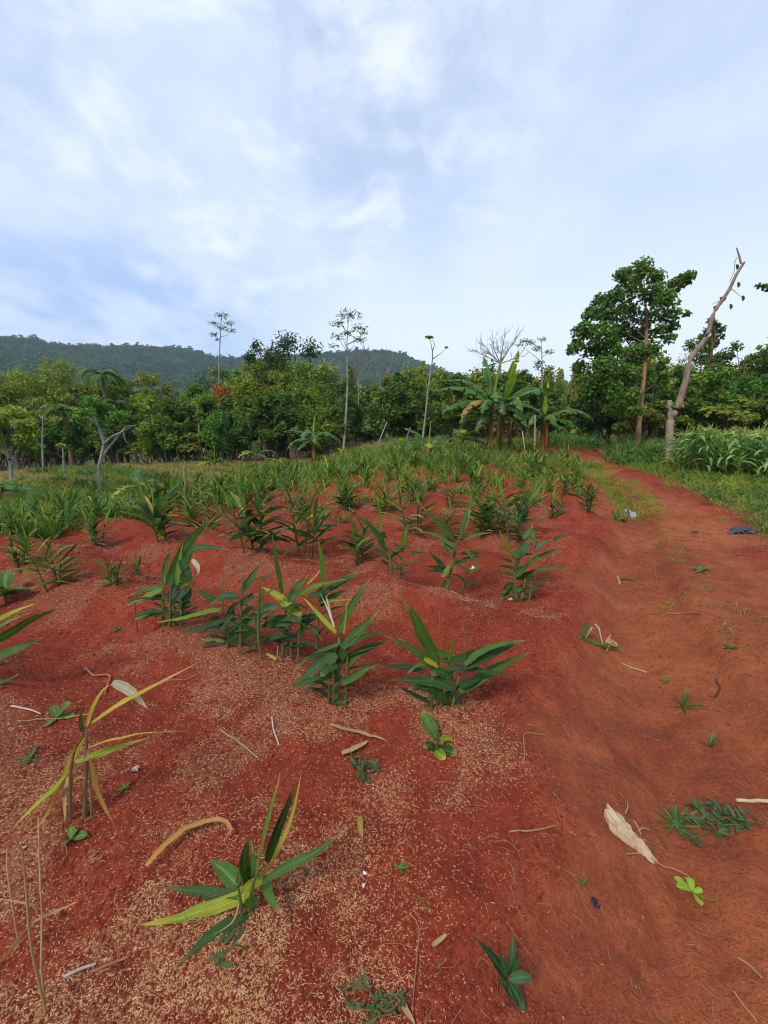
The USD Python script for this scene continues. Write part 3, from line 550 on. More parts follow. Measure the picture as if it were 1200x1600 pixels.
FOREST = [
 # cx, top, hw, bot, depth, crown, bark, shape, n, leaf, label
 (30, 572, 52, 692, 27, 'crown_bamboo', 'bark_brown', 'bamboo', 2000, .26, 'tall yellow-green feathery tree at the left border of the wood'),
 (112, 560, 48, 690, 28, 'crown_bamboo', 'bark_brown', 'bamboo', 2000, .26, 'yellow-green feathery tree just left of the dark palm'),
 (75, 596, 40, 700, 25, 'crown_olive', 'bark_brown', 'round', 1600, .24, 'low olive tree between the two yellow-green feathery trees'),
 (205, 562, 38, 700, 28, 'crown_green', 'bark_brown', 'round', 1600, .24, 'mid green tree right of the dark palm'),
 (255, 568, 42, 690, 26, 'crown_olive', 'bark_pale', 'sparse', 1300, .2, 'thin olive-brown tree showing its pale branches'),
 (305, 580, 36, 712, 25, 'crown_green', 'bark_pale', 'tall', 1500, .22, 'green tree with thin straight trunk left of the rust-red crown'),
 (346, 594, 24, 640, 27, 'crown_rust', 'bark_brown', 'sparse', 620, .2, 'tree with rust-red withered leaves in the middle of the left wood'),
 (402, 556, 40, 660, 27, 'crown_yellow', 'bark_brown', 'round', 1700, .24, 'tree with yellow-green leaves right of the rust-red crown'),
 (352, 636, 40, 706, 21, 'crown_bright', 'bark_pale', 'umbrella', 1300, .2, 'small bright green tree with forked white trunk under the rust-red crown'),
 (462, 516, 56, 640, 34, 'crown_dark', 'bark_brown', 'umbrella', 2200, .3, 'tall dark tree with layered flat top left of the slender white trunk'),
 (408, 528, 26, 600, 38, 'crown_dark', 'bark_brown', 'umbrella', 900, .3, 'small dark flat-topped tree peeping over the yellow-green tree'),
 (478, 566, 52, 690, 26, 'crown_green', 'bark_brown', 'round', 2100, .25, 'broad mid green tree below the tall dark flat-topped tree'),
 (440, 610, 34, 706, 23, 'crown_deep', 'bark_brown', 'round', 1500, .22, 'deep green tree behind the standing banana plant with broad upright leaf'),
 (532, 590, 32, 705, 24, 'crown_deep', 'bark_brown', 'tall', 1500, .22, 'deep green tree right behind the slender white trunk'),
 (598, 574, 44, 690, 30, 'crown_olive', 'bark_pale', 'sparse', 1500, .24, 'olive tree with bare pale upper limbs in the middle of the wood'),
 (576, 636, 30, 706, 24, 'crown_deep', 'bark_brown', 'round', 1300, .2, 'low dark tree in front of the olive tree with bare pale limbs'),
 (655, 588, 46, 692, 23, 'crown_yellow', 'bark_brown', 'cone', 2600, .2, 'dense rounded yellow-tinged tree beside the thin leaning pole tree'),
 (712, 596, 34, 690, 26, 'crown_olive', 'bark_brown', 'round', 1500, .22, 'olive tree left of the tallest banana clump'),
 (760, 560, 40, 670, 34, 'crown_dark', 'bark_brown', 'umbrella', 1300, .26, 'dark flat-crowned tree behind the tallest banana clump'),
 (838, 558, 40, 680, 30, 'crown_olive', 'bark_brown', 'round', 1700, .24, 'grey-olive tree between the banana clump and the big broadleaf tree'),
 (898, 566, 36, 680, 27, 'crown_olive', 'bark_brown', 'cone', 1700, .22, 'pointed olive tree touching the left side of the big broadleaf tree'),
 (815, 610, 30, 690, 25, 'crown_green', 'bark_brown', 'round', 1200, .2, 'green tree behind the banana plant with two stakes'),
 (935, 585, 46, 690, 19, 'crown_dark', 'bark_brown', 'tall', 2300, .2, 'dark green tree closing the gap left of the orange-barked trunk'),
 (1022, 560, 42, 690, 20, 'crown_dark', 'bark_brown', 'tall', 2200, .2, 'dark green tree between the orange-barked trunk and the bare leaning trunk'),
 (1090, 524, 44, 690, 20, 'crown_deep', 'bark_brown', 'tall', 2400, .2, 'deep green tree right behind the bare leaning trunk'),
 (1112, 490, 20, 560, 23, 'crown_deep', 'bark_brown', 'tall', 800, .2, 'narrow tree top rising right of the bare leaning trunk'),
 (1160, 528, 42, 660, 24, 'crown_deep', 'bark_brown', 'round', 2200, .22, 'deep green tree with round top at the right border'),
 (1176, 578, 50, 688, 17.5, 'crown_bright', 'bark_brown', 'round', 2600, .18, 'bright green bushy tree behind the corn'),
 (1090, 600, 40, 700, 17.5, 'crown_deep', 'bark_brown', 'round', 1900, .18, 'low dark tree between the bare leaning trunk and the bright bushy tree'),
 (1230, 520, 46, 680, 21, 'crown_deep', 'bark_brown', 'round', 1800, .22, 'dark tree cut by the right border of the photo'),
 (180, 640, 44, 706, 23, 'crown_deep', 'bark_brown', 'round', 1700, .2, 'low deep green tree behind the white forked tree'),
 (255, 646, 44, 712, 22, 'crown_green', 'bark_pale', 'round', 1700, .2, 'low mid green tree below the thin olive-brown tree'),
 (112, 652, 34, 712, 23, 'crown_bright', 'bark_brown', 'round', 1300, .2, 'low light green tree left behind the white forked tree'),
 (30, 660, 44, 716, 21, 'crown_green', 'bark_brown', 'round', 1500, .2, 'low green tree behind the white-trunked tree at the left border'),
 (510, 640, 34, 704, 22, 'crown_green', 'bark_pale', 'umbrella', 1200, .19, 'low light green tree behind the banana plant with a folded top leaf'),
 (-30, 560, 60, 700, 26, 'crown_olive', 'bark_brown', 'bamboo', 1600, .26, 'olive feathery tree cut by the left border'),
]
def wood():
    for k, (cx, top, hw, bot, d, crown, bark, shape, n, leaf, label) in enumerate(FOREST):
        tree(label, cx, top, hw, bot, d, crown, bark, shape, int(n * 1.9) if crown != 'crown_rust' else n, leaf * .72, seed=k)
    # the wood behind: eight kinds copied, filling the valley; nothing tells one from the next
    rng = np.random.RandomState(11)
    kinds = [('crown_deep', 'round'), ('crown_green', 'tall'), ('crown_dark', 'umbrella'), ('crown_olive', 'round'), ('crown_bluish', 'tall'), ('crown_bamboo', 'bamboo'), ('crown_olive', 'cone'), ('crown_green', 'round'), ('crown_yellow', 'sparse'), ('crown_olive', 'sparse')]
    protos = []
    marks = [(160, 'left of the dark palm'), (345, 'between the dark palm and the rust-red crown'), (540, 'between the rust-red crown and the slender white trunk'), (665, 'between the slender white trunk and the thin pole tree'), (790, 'behind the tallest banana clump'), (950, 'left of the big broadleaf tree'), (9999, 'behind the bare leaning trunk and the corn')]
    for k in range(150):
        th = math.radians(rng.uniform(-47, 46)); d = rng.uniform(30, 62) if k < 62 else (rng.uniform(62, 150) if k < 100 else rng.uniform(25.5, 31))
        x, y = d * math.tan(th) * 0.95, d
        z = float(hgt(x, y)) - 0.05
        px = 600 + FPX * math.tan(th)
        top = np.interp(px, [0, 200, 330, 460, 600, 760, 900, 1000, 1200], [578, 582, 575, 560, 585, 588, 575, 545, 545]) + (rng.uniform(-12, 28) if k < 100 else rng.uniform(14, 62))
        H = max(3.0, at(600, top, d)[2] - z)
        w = next(b for a, b in marks if px < a); lab, grp = 'green tree behind the front row, ' + w, 'trees of the wood ' + w
        if k < len(kinds):
            c, s = kinds[k]
            p = tree(lab, px, top, H / d * FPX * 0.32, top + H / d * FPX * 0.93, d, c, 'bark_brown', s, 2600, .24, seed=200 + k, group=grp)
            protos.append((p, H))
        else:
            p, H0 = protos[rng.randint(len(kinds))]; s = H / H0
            copy_of(p, (x, y, z), rng.uniform(0, 6.28), (s * rng.uniform(0.85, 1.2), s * rng.uniform(0.85, 1.2), s), lab, grp)
wood()
def understory():
    """shrubs along the foot of the wood"""
    rng = np.random.RandomState(17); protos = []
    spots = [(60, 'at the left border of the photo'), (200, 'round the white forked tree'), (330, 'between the white forked tree and the rust-red crown'), (430, 'behind the low banana plants at left'), (560, 'near the foot of the slender white trunk'),
             (680, 'near the foot of the thin leaning pole tree'), (820, 'behind the tallest banana clump'), (960, 'where the path bends out of sight'), (1060, 'between the orange-barked trunk and the bare leaning trunk'), (9999, 'behind the corn')]
    def words(px):
        w = next(b for a, b in spots if px < a); return 'dark undergrowth shrub ' + w, 'shrubs ' + w
    kinds = ['crown_deep', 'crown_olive', 'crown_green', 'crown_deep', 'crown_bluish']
    for k in range(74):
        px = -60 + 1330 * (k * 0.618 % 1.0); d = np.interp(px, [0, 300, 600, 900, 950, 1200], [23.5, 21.5, 20.5, 20.5, 18.3, 16.8]) + rng.uniform(-0.4, 2.2)
        if 880 < px < 985: d += 1.6
        h = rng.uniform(1.2, 2.9)
        q = at(px, 690, d); z = float(hgt(q[0], q[1])); lab, grp = words(px)
        if k < 5:
            top = 800 - (( z + h - CAM_H + math.sin(PITCH) * 0) / d) * FPX - 158
            p = tree(lab, px, top, 0.95 / d * FPX, top + h / d * FPX, d, kinds[k], 'bark_brown', 'shrub', 1500, .13, seed=300 + k, group=grp, name='shrub', cat='shrub'); protos.append(p)
        else:
            s = h / 1.7; copy_of(protos[rng.randint(5)], (q[0], q[1], z - 0.03), rng.uniform(0, 6.28), (s * 1.15, s * 1.15, s), lab, grp)
understory()

# slender and special trees
def slender(label, pts, d, rad, tufts, bark='bark_pale', crown='crown_bluish', n=160, leaf=0.2, seed=0, twigs=10, name='slender_tree'):
    """a thin trunk through pixels at depth d; tufts: (px, py, r px) of sparse foliage"""
    rng = np.random.RandomState(500 + seed)
    P = np.array([at(a, b, d) for a, b in pts]); bz = float(hgt(P[0, 0], P[0, 1])); P[0, 2] = bz - 0.03
    o = np.array([P[0, 0], P[0, 1], bz - 0.03]); t = thing(name, label, 'tree', o)
    obj('trunk', tube(P - o, rad, 7, 14), bark, t)
    cl = []
    for px, py, r in tufts:
        c = at(px, py, d + rng.uniform(-.5, .5)) - o; rr = r / FPX * d; cl.append((c, np.array([rr * 1.15, rr * 1.15, rr * 0.5])))
        C = curve(P - o, 40); near = C[np.argmin(np.linalg.norm(C - c - [0, 0, -0.8 * np.linalg.norm(c[:2] - C[-1][:2])], axis=1))]
        obj('limb', tube([near, (near + c) / 2 + rng.randn(3) * 0.06, c], [rad[-1] * 1.2 + 0.008, 0.004], 4, 4), bark, t)
    if cl: obj('crown', foliage(cl, n, leaf, rng, long=2.6), crown, t, smooth_=False)
    return t
slender('slender white-trunked tree with sparse feathery crown, tallest in the middle of the wood', [(536, 705), (540, 660), (543, 600), (542, 540), (545, 495)], 19, [0.062, 0.05, 0.036, 0.024, 0.008],
        [(545, 492, 18), (528, 505, 12), (560, 512, 13), (528, 526, 12), (562, 530, 12), (520, 540, 8), (568, 520, 8), (543, 520, 10)], n=640, leaf=.11, seed=1)
slender('slender grey tree with a small airy crown standing alone against the sky at left', [(340, 640), (342, 580), (344, 535), (346, 492)], 30, [0.075, 0.055, 0.038, 0.012],
        [(346, 492, 12), (335, 505, 9), (358, 505, 9), (334, 522, 8), (362, 517, 9), (345, 512, 10), (340, 530, 6)], n=480, leaf=.13, seed=2)
slender('thin leaning pole tree with one tiny tuft of leaves at its tip', [(659, 702), (664, 655), (670, 600), (676, 555), (671, 528)], 18, [0.042, 0.04, 0.034, 0.026, 0.012],
        [(671, 527, 5), (698, 543, 3)], n=46, leaf=.14, seed=3)
slender('thin grey tree with airy crown behind the banana plant with two stakes', [(848, 640), (847, 590), (846, 530)], 27, [0.09, 0.06, 0.012],
        [(847, 530, 8), (838, 545, 9), (857, 550, 9), (830, 535, 9), (842, 566, 8), (820, 532, 8), (812, 538, 6)], n=460, leaf=.12, seed=4)
slender('slim tree with orange-brown lower trunk left of the forked white trunk', [(310, 705), (311, 668), (309, 630)], 22, [0.07, 0.06, 0.03], [(306, 630, 14), (318, 622, 14)], bark='bark_tan', crown='crown_green', n=260, leaf=.18, seed=5)
for a, b, k in ((68, 740, 0), (100, 742, 1)):
    g = ground(a, b)
    slender(['thin pale sapling with forked top left of the white forked tree', 'thin brown sapling just left of the white forked tree'][k], [(a, b), (a - 2, b - 45), ((a - 1, b - 92)) if k == 0 else (a - 5, b - 42)], depth_of(g), [0.045, 0.035, 0.012],
            [(a + 16, b - 84, 12), (a - 8, b - 96, 10)] if k == 0 else [(a - 6, b - 46, 8)], n=110 if k == 0 else 40, leaf=.15, crown='crown_olive', seed=6 + k, bark='bark_pale' if k == 0 else 'bark_twig')

def bare_crown(label, base, tops, d, seed, bark='bark_twig', r0=0.09, levels=4, spread=0.5):
    rng = np.random.RandomState(700 + seed)
    b = at(*base, d); b[2] = float(hgt(b[0], b[1])); o = b.copy(); t = thing('bare_tree', label, 'tree', o)
    fork = at(base[0], tops[0][1] + 46, d) - o
    obj('trunk', tube([[0, 0, -0.03], fork * 0.5, fork], [r0, r0 * 0.8, r0 * 0.6], 7, 8), bark, t)
    for px, py in tops:
        e = at(px, py, d + rng.uniform(-0.8, 0.8)) - o; m = MB()
        mid = fork + (e - fork) * 0.5 + [0, 0, -0.02]
        main = curve([fork, mid + rng.randn(3) * 0.1, e], 10); m.add(tube(main, [r0 * 0.45, 0.008], 5))
        for q in range(9):
            i = rng.randint(3, 10); dv = unit(main[i] - main[i - 2]) + rng.randn(3) * spread; L = rng.uniform(0.4, 1.0)
            s1 = curve([main[i], main[i] + unit(dv) * L * 0.5, main[i] + unit(dv + [0, 0, 0.3]) * L], 5); m.add(tube(s1, [0.014, 0.005], 4))
            for w in range(3):
                j = rng.randint(1, 5); dv2 = unit(s1[j] - s1[j - 1]) + rng.randn(3) * spread; m.add(tube([s1[j], s1[j] + unit(dv2) * rng.uniform(0.2, 0.5)], [0.008, 0.003], 3))
        obj('limb', m.get(), bark, t)
    return t
bare_crown('leafless grey-purple tree above the tallest banana clump', (782, 640), [(770, 522), (790, 518), (808, 524), (750, 530), (738, 545), (820, 545), (775, 540), (760, 548), (800, 540)], 30, 1)
bare_crown('leafless greyish tree top beside the slender white trunk', (560, 640), [(545, 545), (560, 550), (572, 548), (552, 560), (584, 562)], 26, 2, r0=0.06)
bare_crown('dead pale tree with a curved limb above the olive tree', (598, 680), [(612, 566), (600, 570), (590, 588)], 24, 3, bark='bark_pale', r0=0.06)

# white forked tree, tree at the left border
def forked():
    g = ground(157, 766); d = depth_of(g); rng = np.random.RandomState(61)
    P = lambda a, b, dd=0: at(a, b, d + dd) - g
    t = thing('forked_tree', 'white forked tree leaning over the grass with a bare twisted limb to the right', 'tree', g)
    obj('trunk', tube([[0, 0, -0.03], P(154, 750), P(155, 728), P(163, 693)], [0.055, 0.05, 0.045, 0.04], 8, 10), 'bark_pale', t)
    obj('limb', tube([P(163, 693), P(155, 670), P(146, 656), P(132, 652)], [0.05, 0.045, 0.03, 0.018], 7, 9), 'bark_pale', t)
    obj('limb', tube([P(162, 695), P(174, 683, -.2), P(190, 675, -.3), P(208, 665, -.3)], [0.045, 0.035, 0.026, 0.010], 7, 9), 'bark_pale', t)
    obj('limb', tube([P(155, 722), P(167, 703, .2), P(180, 687, .3), P(196, 668, .3), P(214, 664, .3)], [0.05, 0.04, 0.03, 0.02, 0.008], 7, 10), 'bark_pale', t)
    obj('limb', tube([P(193, 676, .2), P(196, 688, .2), P(202, 694, .2)], [0.02, 0.014, 0.006], 5, 6), 'bark_twig', t)
    obj('limb', tube([P(146, 656), P(142, 646), P(140, 636)], [0.022, 0.014, 0.006], 5, 6), 'bark_pale', t)
    cl = [(P(a, b, rng.uniform(-.6, .6)), np.array([r, r, r * .6]) / FPX * d) for a, b, r in [(150, 634, 20), (130, 645, 18), (168, 640, 18), (145, 626, 16), (120, 655, 14), (182, 650, 14), (158, 652, 12)]]
    obj('crown', foliage(cl, 950, .12, rng), 'crown_bright', t, smooth_=False)
    g = ground(22, 786); d = depth_of(g)
    t = thing('forked_tree', 'white-trunked tree with yellow-green crown cut by the left border', 'tree', g)
    P = lambda a, b, dd=0: at(a, b, d + dd) - g
    obj('trunk', tube([[0, 0, -0.03], P(18, 745), P(15, 718)], [0.05, 0.042, 0.036], 8, 8), 'bark_pale', t)
    for e in ([(15, 718), (6, 706), (-6, 698)], [(15, 720), (18, 695), (16, 665)], [(17, 730), (26, 705), (36, 690)], [(15, 718), (8, 690), (20, 655)]):
        obj('limb', tube([P(*q, rs(-.15, .15)) for q in e], [0.04, 0.025, 0.01], 6, 8), 'bark_pale', t)
    cl = [(P(a, b, rng.uniform(-.5, .5)), np.array([r, r, r * .65]) / FPX * d) for a, b, r in [(20, 648, 24), (-10, 655, 24), (40, 664, 18), (5, 672, 24), (36, 684, 16), (-20, 680, 20), (18, 690, 14), (50, 680, 10)]]
    obj('crown', foliage(cl, 2300, .12, rng), 'crown_bamboo', t, smooth_=False)
forked()

# the big broadleaf tree and the bare leaning trunk
def big_tree():
    g = ground(995, 714); d = depth_of(g); rng = np.random.RandomState(62)
    P = lambda a, b, dd=0: at(a, b, d + dd) - g
    t = thing('broadleaf_tree', 'tallest leafy tree with straight orange-brown trunk beside the path', 'tree', g)
    obj('trunk', tube([[0, 0, -.05], P(998, 670), P(1003, 620), P(1009, 560), P(1010, 500), P(1006, 440)], [0.085, 0.072, 0.062, 0.052, 0.04, 0.015], 10, 18), 'bark_tan', t)
    B = [(1000, 424, 24), (972, 432, 18), (1024, 436, 20), (1068, 438, 18), (1052, 448, 18), (1078, 432, 10), (985, 452, 28), (1020, 462, 26), (960, 466, 22), (938, 474, 22), (925, 492, 20), (1040, 472, 22), (950, 496, 28), (980, 488, 26),
         (1012, 496, 24), (1046, 494, 20), (912, 520, 24), (900, 540, 16), (894, 548, 12), (940, 524, 26), (970, 520, 28), (1000, 526, 26), (1030, 518, 18), (1050, 512, 14), (1070, 492, 10), (925, 548, 22), (955, 552, 28), (990, 556, 28), (1020, 548, 16), (1046, 530, 12),
         (940, 580, 30), (975, 590, 28), (1005, 588, 20), (950, 612, 26), (985, 620, 20), (930, 604, 22), (1030, 590, 14), (1012, 622, 12), (905, 575, 18), (920, 622, 22), (960, 640, 22), (990, 644, 16)]
    cl = []
    for a, b, r in B:
        dd = rng.uniform(-1.1, 1.1); rr = r / FPX * d * .82
        cl.append((P(a, b, dd), np.array([rr, rr, rr * 0.72])))
    for k in rng.permutation(len(B))[:16]:
        a, b, r = B[k]; f = P(1008, min(b + 40, 600)); obj('limb', tube([f, (f + cl[k][0]) / 2 + [0, 0, -.1], cl[k][0]], [0.022, 0.016, 0.006], 6, 6), 'bark_brown', t)
    for a, b, c, e in ((1003, 620, 990, 600), (1004, 615, 1022, 602), (1000, 655, 984, 648)):
        obj('limb', tube([P(a, b), P((a + c) / 2, (b + e) / 2 - 1, -.2), P(c, e, -.3)], [0.02, 0.016, 0.008], 5, 4), 'bark_tan', t)
    obj('crown', foliage(cl, 7000, .125, rng, shell=0.42, long=1.7, up=0.5, spread=0.6), 'crown_deep', t, smooth_=False)
    tip = foliage([(c + [0, -.1, r[2] * 0.45], r * 0.8) for c, r in cl], 4200, .12, rng, shell=0.4)
    obj('new_leaves', tip, 'crown_bright', t, smooth_=False)
    g = ground(1046, 726); d = depth_of(g); P = lambda a, b, dd=0: at(a, b, d + dd) - g
    t = thing('leafless_tree', 'bare leaning grey trunk with a broken stub, stripped of its branches', 'dead tree', g)
    obj('trunk', tube([[0, 0, -.05], P(1046, 700), P(1048, 655), P(1057, 640), P(1070, 600), P(1080, 560), P(1104, 526), P(1116, 488), P(1138, 455), P(1150, 430), P(1163, 410)],
                      [0.115, 0.10, 0.095, 0.088, 0.076, 0.068, 0.06, 0.052, 0.045, 0.04, 0.03], 11, 44), 'bark_grey', t)
    obj('limb', tube([P(1049, 662), P(1047, 645), P(1046, 626)], [0.07, 0.062, 0.06], 9, 5), 'bark_grey', t)
    obj('limb', tube([P(1158, 412), P(1155, 400), P(1151, 387)], [0.03, 0.024, 0.014], 7, 5), 'bark_tan', t)
    obj('twig', tube([P(1152, 402), P(1148, 410), P(1147, 425), P(1140, 440)], 0.010, 4, 6), 'bark_twig', t)
    for a, b, c, e in ((1136, 458, 1125, 470), (1128, 470, 1112, 476), (1140, 450, 1158, 464), (1134, 462, 1128, 476), (1050, 646, 1058, 634)):
        obj('twig', tube([P(a, b), P((a + c) / 2, (b + e) / 2 - 1), P(c, e)], [0.012, 0.005], 4, 4), 'bark_twig', t)
    for a, b in ((1151, 413), (1153, 441), (1116, 478), (1126, 464), (1141, 475), (1160, 462), (1131, 462)):
        obj('leaf', blade([P(a, b), P(a + 1, b + 4), P(a, b + 9)], 0.09, [0, -1, .3], 4), 'ginger_dark', t)
    for a, b in ((1045, 632), (1052, 630), (1056, 632)):
        obj('leaf', cards(np.array([P(a, b), P(a + 2, b + 2, .1), P(a - 2, b + 3, -.1), P(a + 1, b + 5)]), [[0, -.4, 1]] * 4, 0.16, rng), 'crown_bright', t, smooth_=False)
big_tree()
def edge_branch():
    """a branch reaching in from a tree that stands outside the frame"""
    d = 13.0; rng = np.random.RandomState(63); b = at(1290, 700, d); b[2] = float(hgt(b[0], b[1])); P = lambda a, c, dd=0: at(a, c, d + dd) - b
    t = thing('overhanging_tree', 'tree outside the right border reaching one leafy twig into the sky', 'tree', b)
    obj('trunk', tube([[0, 0, -.05], P(1292, 600), P(1288, 440), P(1292, 400)], [0.16, 0.14, 0.09, 0.03], 9, 12), 'bark_brown', t)
    obj('limb', tube([P(1289, 480), P(1250, 452), P(1205, 448), P(1180, 446)], [0.05, 0.03, 0.014, 0.005], 6, 8), 'bark_brown', t)
    cl = [(P(a, c), np.array([r * 1.3, r, r * .4]) / FPX * d) for a, c, r in [(1192, 446, 9), (1206, 450, 10), (1182, 446, 5), (1225, 450, 16), (1250, 445, 22), (1290, 410, 40)]]
    obj('crown', foliage(cl, 900, .15, rng, long=2.8), 'crown_deep', t, smooth_=False)
edge_branch()

# dark palms in the left wood
def palm(label, cx, top, d, n, L, seed, crown='crown_bluish'):
    rng = np.random.RandomState(seed); c = at(cx, top, d); z = float(hgt(c[0], c[1])); o = np.array([c[0], c[1], z - .03]); H = c[2] - z
    t = thing('palm_tree', label, 'palm', o)
    obj('trunk', tube([[0, 0, 0], [0.05, 0, H * .5], [0, 0, H]], [0.14, 0.11, 0.09], 8, 8), 'bark_brown', t)
    for k in range(n):
        az = k / n * 6.28 + rng.uniform(-.3, .3); el = rng.uniform(0.2, 1.25); p = [np.array([0, 0, H])]; 
        for s in range(9):
            p.append(p[-1] + L / 9 * np.array([math.cos(az) * math.cos(el), math.sin(az) * math.cos(el), math.sin(el)])); el -= 0.26
        p = np.array(p); m = MB().add(tube(p, [0.03, 0.006], 4)); q = curve(p, 26); tg = unit(np.gradient(q, axis=0)); sd = unit(np.cross(tg, [0, 0, 1.0]))
        for i in range(3, 27):
            for s in (-1, 1):
                l = 0.75 * math.sin(math.pi * min(1, (i / 27) ** .7)) * L * .28 + .1
                e = q[i] + sd[i] * s * l * .8 + tg[i] * l * .45 - [0, 0, l * .35]
                m.add(blade([q[i], (q[i] + e) / 2 + [0, 0, .05], e], 0.07, [0, 0, 1], 3))
        obj('frond', m.get(), crown, t)
palm('dark palm with drooping fronds between the yellow-green trees', 160, 590, 26, 13, 1.5, 71, 'crown_bluish')
palm('lower dark palm with fronds hanging right of the first palm', 178, 634, 24, 11, 1.5, 72, 'crown_dark')
palm('low palm with feathery pale fronds left of the white forked tree', 100, 642, 22, 10, 1.2, 73, 'crown_bluish')

# ------------------------------------------------------------------ banana plants
def arc(start, az, el, droop, L, n=10, power=1.0):
    p = [np.asarray(start, float)]
    for s in range(n):
        e = el - droop * ((s + 0.5) / n) ** power
        p.append(p[-1] + L / n * np.array([math.cos(az) * math.cos(e), math.sin(az) * math.cos(e), math.sin(e)]))
    return np.array(p)
def banana_leaf(p, width, rng, tear=0.5, sag=0.5, petiole=0.14, n=22, fold=0.0):
    """midrib with two torn halves hanging from it"""
    q = curve(p, n); t = unit(np.gradient(q, axis=0)); up = np.array([0, 0, 1.0])
    side = np.cross(t, up); side = unit(np.where(np.linalg.norm(side, axis=1, keepdims=True) < 0.12, [[1.0, 0.3, 0]], side)); nn = np.cross(side, t)
    L = np.linalg.norm(np.diff(q, axis=0), axis=1).sum()
    m = MB().add(tube(q[: n // 2 + 2], [width * 0.06, width * 0.03], 5))
    k0 = max(1, int(petiole * n)); tt = np.linspace(0, 1, n + 1)
    w = width * 0.5 * np.clip(np.sin(np.pi * np.clip((tt - petiole * .8) / (1 - petiole * .8), 0, 1) ** 0.75), 0.02, 1) ** 0.6
    for sgn in (-1, 1):
        i = k0; base = sag * rng.uniform(.7, 1.2) + fold
        while i < n:
            g = min(n - i, rng.randint(1, 7) if rng.rand() < tear else rng.randint(5, 10)); a = base + rng.uniform(-.25, .3) * tear * 1.5
            idx = np.arange(i, i + g + 1); gap = np.linspace(0, 1, g + 1) * (1 - 0.22 * tear * (g < 7))
            P0 = q[idx]; mid, out = [], []
            for j, ii in enumerate(idx):
                f = i + gap[j] * g; c = np.array([np.interp(f, np.arange(n + 1), q[:, z]) for z in range(3)])
                ww = w[ii]; d1 = side[ii] * sgn * math.cos(a * .5) - nn[ii] * math.sin(a * .5); d2 = side[ii] * sgn * math.cos(a * 1.3) - nn[ii] * math.sin(a * 1.3)
                mid.append(c * .5 + P0[j] * .5 + d1 * ww * .55 + t[ii] * ww * .10); out.append(c + d1 * ww * .55 + d2 * ww * .47 + t[ii] * ww * .25)
            v = np.stack([P0, np.array(mid), np.array(out)], 1).reshape(-1, 3); r = np.arange(g) * 3
            f = np.vstack([np.stack([r + a_, r + a_ + 1, r + a_ + 4, r + a_ + 3], 1) for a_ in (0, 1)])
            u = np.stack([np.tile([0.5, 0.72, 1.0], g + 1), np.repeat(tt[idx], 3)], 1); m.add((v, f, u)); i += g
    return m.get()
def banana(label, g, stems, leaves, seed, name='banana_plant', cat='banana plant', rolled=()):
    """stems: (dx, dy, height, radius, lean x); leaves: (stem, azimuth deg, elevation deg, droop deg, length, width, look); rolled: (stem, lean deg, length, radius)"""
    rng = np.random.RandomState(800 + seed); t = thing(name, label, cat, g); tops = []
    for dx, dy, h, r, ln in stems:
        top = np.array([dx + ln, dy, h]); tops.append(top)
        obj('pseudostem', tube([[dx, dy, -.05], [dx + ln * .3, dy, h * .5], top], [r * 1.25, r, r * .6], 9, 8), 'pseudostem', t)
        for _ in range(2 if h > 0.8 else 0):
            a = rng.uniform(0, 6.28); z = h * rng.uniform(.5, .85)
            obj('dry_leaf', blade([[dx + math.cos(a) * r, dy + math.sin(a) * r, z], [dx + math.cos(a) * r * 2, dy + math.sin(a) * r * 2, z * .65], [dx + math.cos(a) * r * 1.6, dy + math.sin(a) * r * 1.6, z * .2]], r * 1.5, [math.cos(a), math.sin(a), .2], 6), 'banana_dry', t)
    for s, az, el, dr, L, W, mat in leaves:
        az, el, dr = (math.radians(a + rng.uniform(-5, 5)) for a in (az, el, dr))
        young = mat == 'banana_young'
        obj('leaf', banana_leaf(arc(tops[s] - [0, 0, .06], az, el, dr, L, 11, 1.3), W, rng, tear=0.9 if young else 1.0, sag=0.22 if young else 0.45), mat, t)
    for s, ln, L, r in rolled:
        a = math.radians(ln); e = tops[s] + [math.sin(a) * L, 0, math.cos(a) * L]
        obj('rolled_leaf', tube([tops[s] - [0, 0, .1], tops[s] * .5 + e * .5, e], [r * .8, r, r * .35], 7, 6), 'banana_young', t)
    return t
BG, BB, BY, BD = 'banana_green', 'banana_bluish', 'banana_young', 'banana_dry'
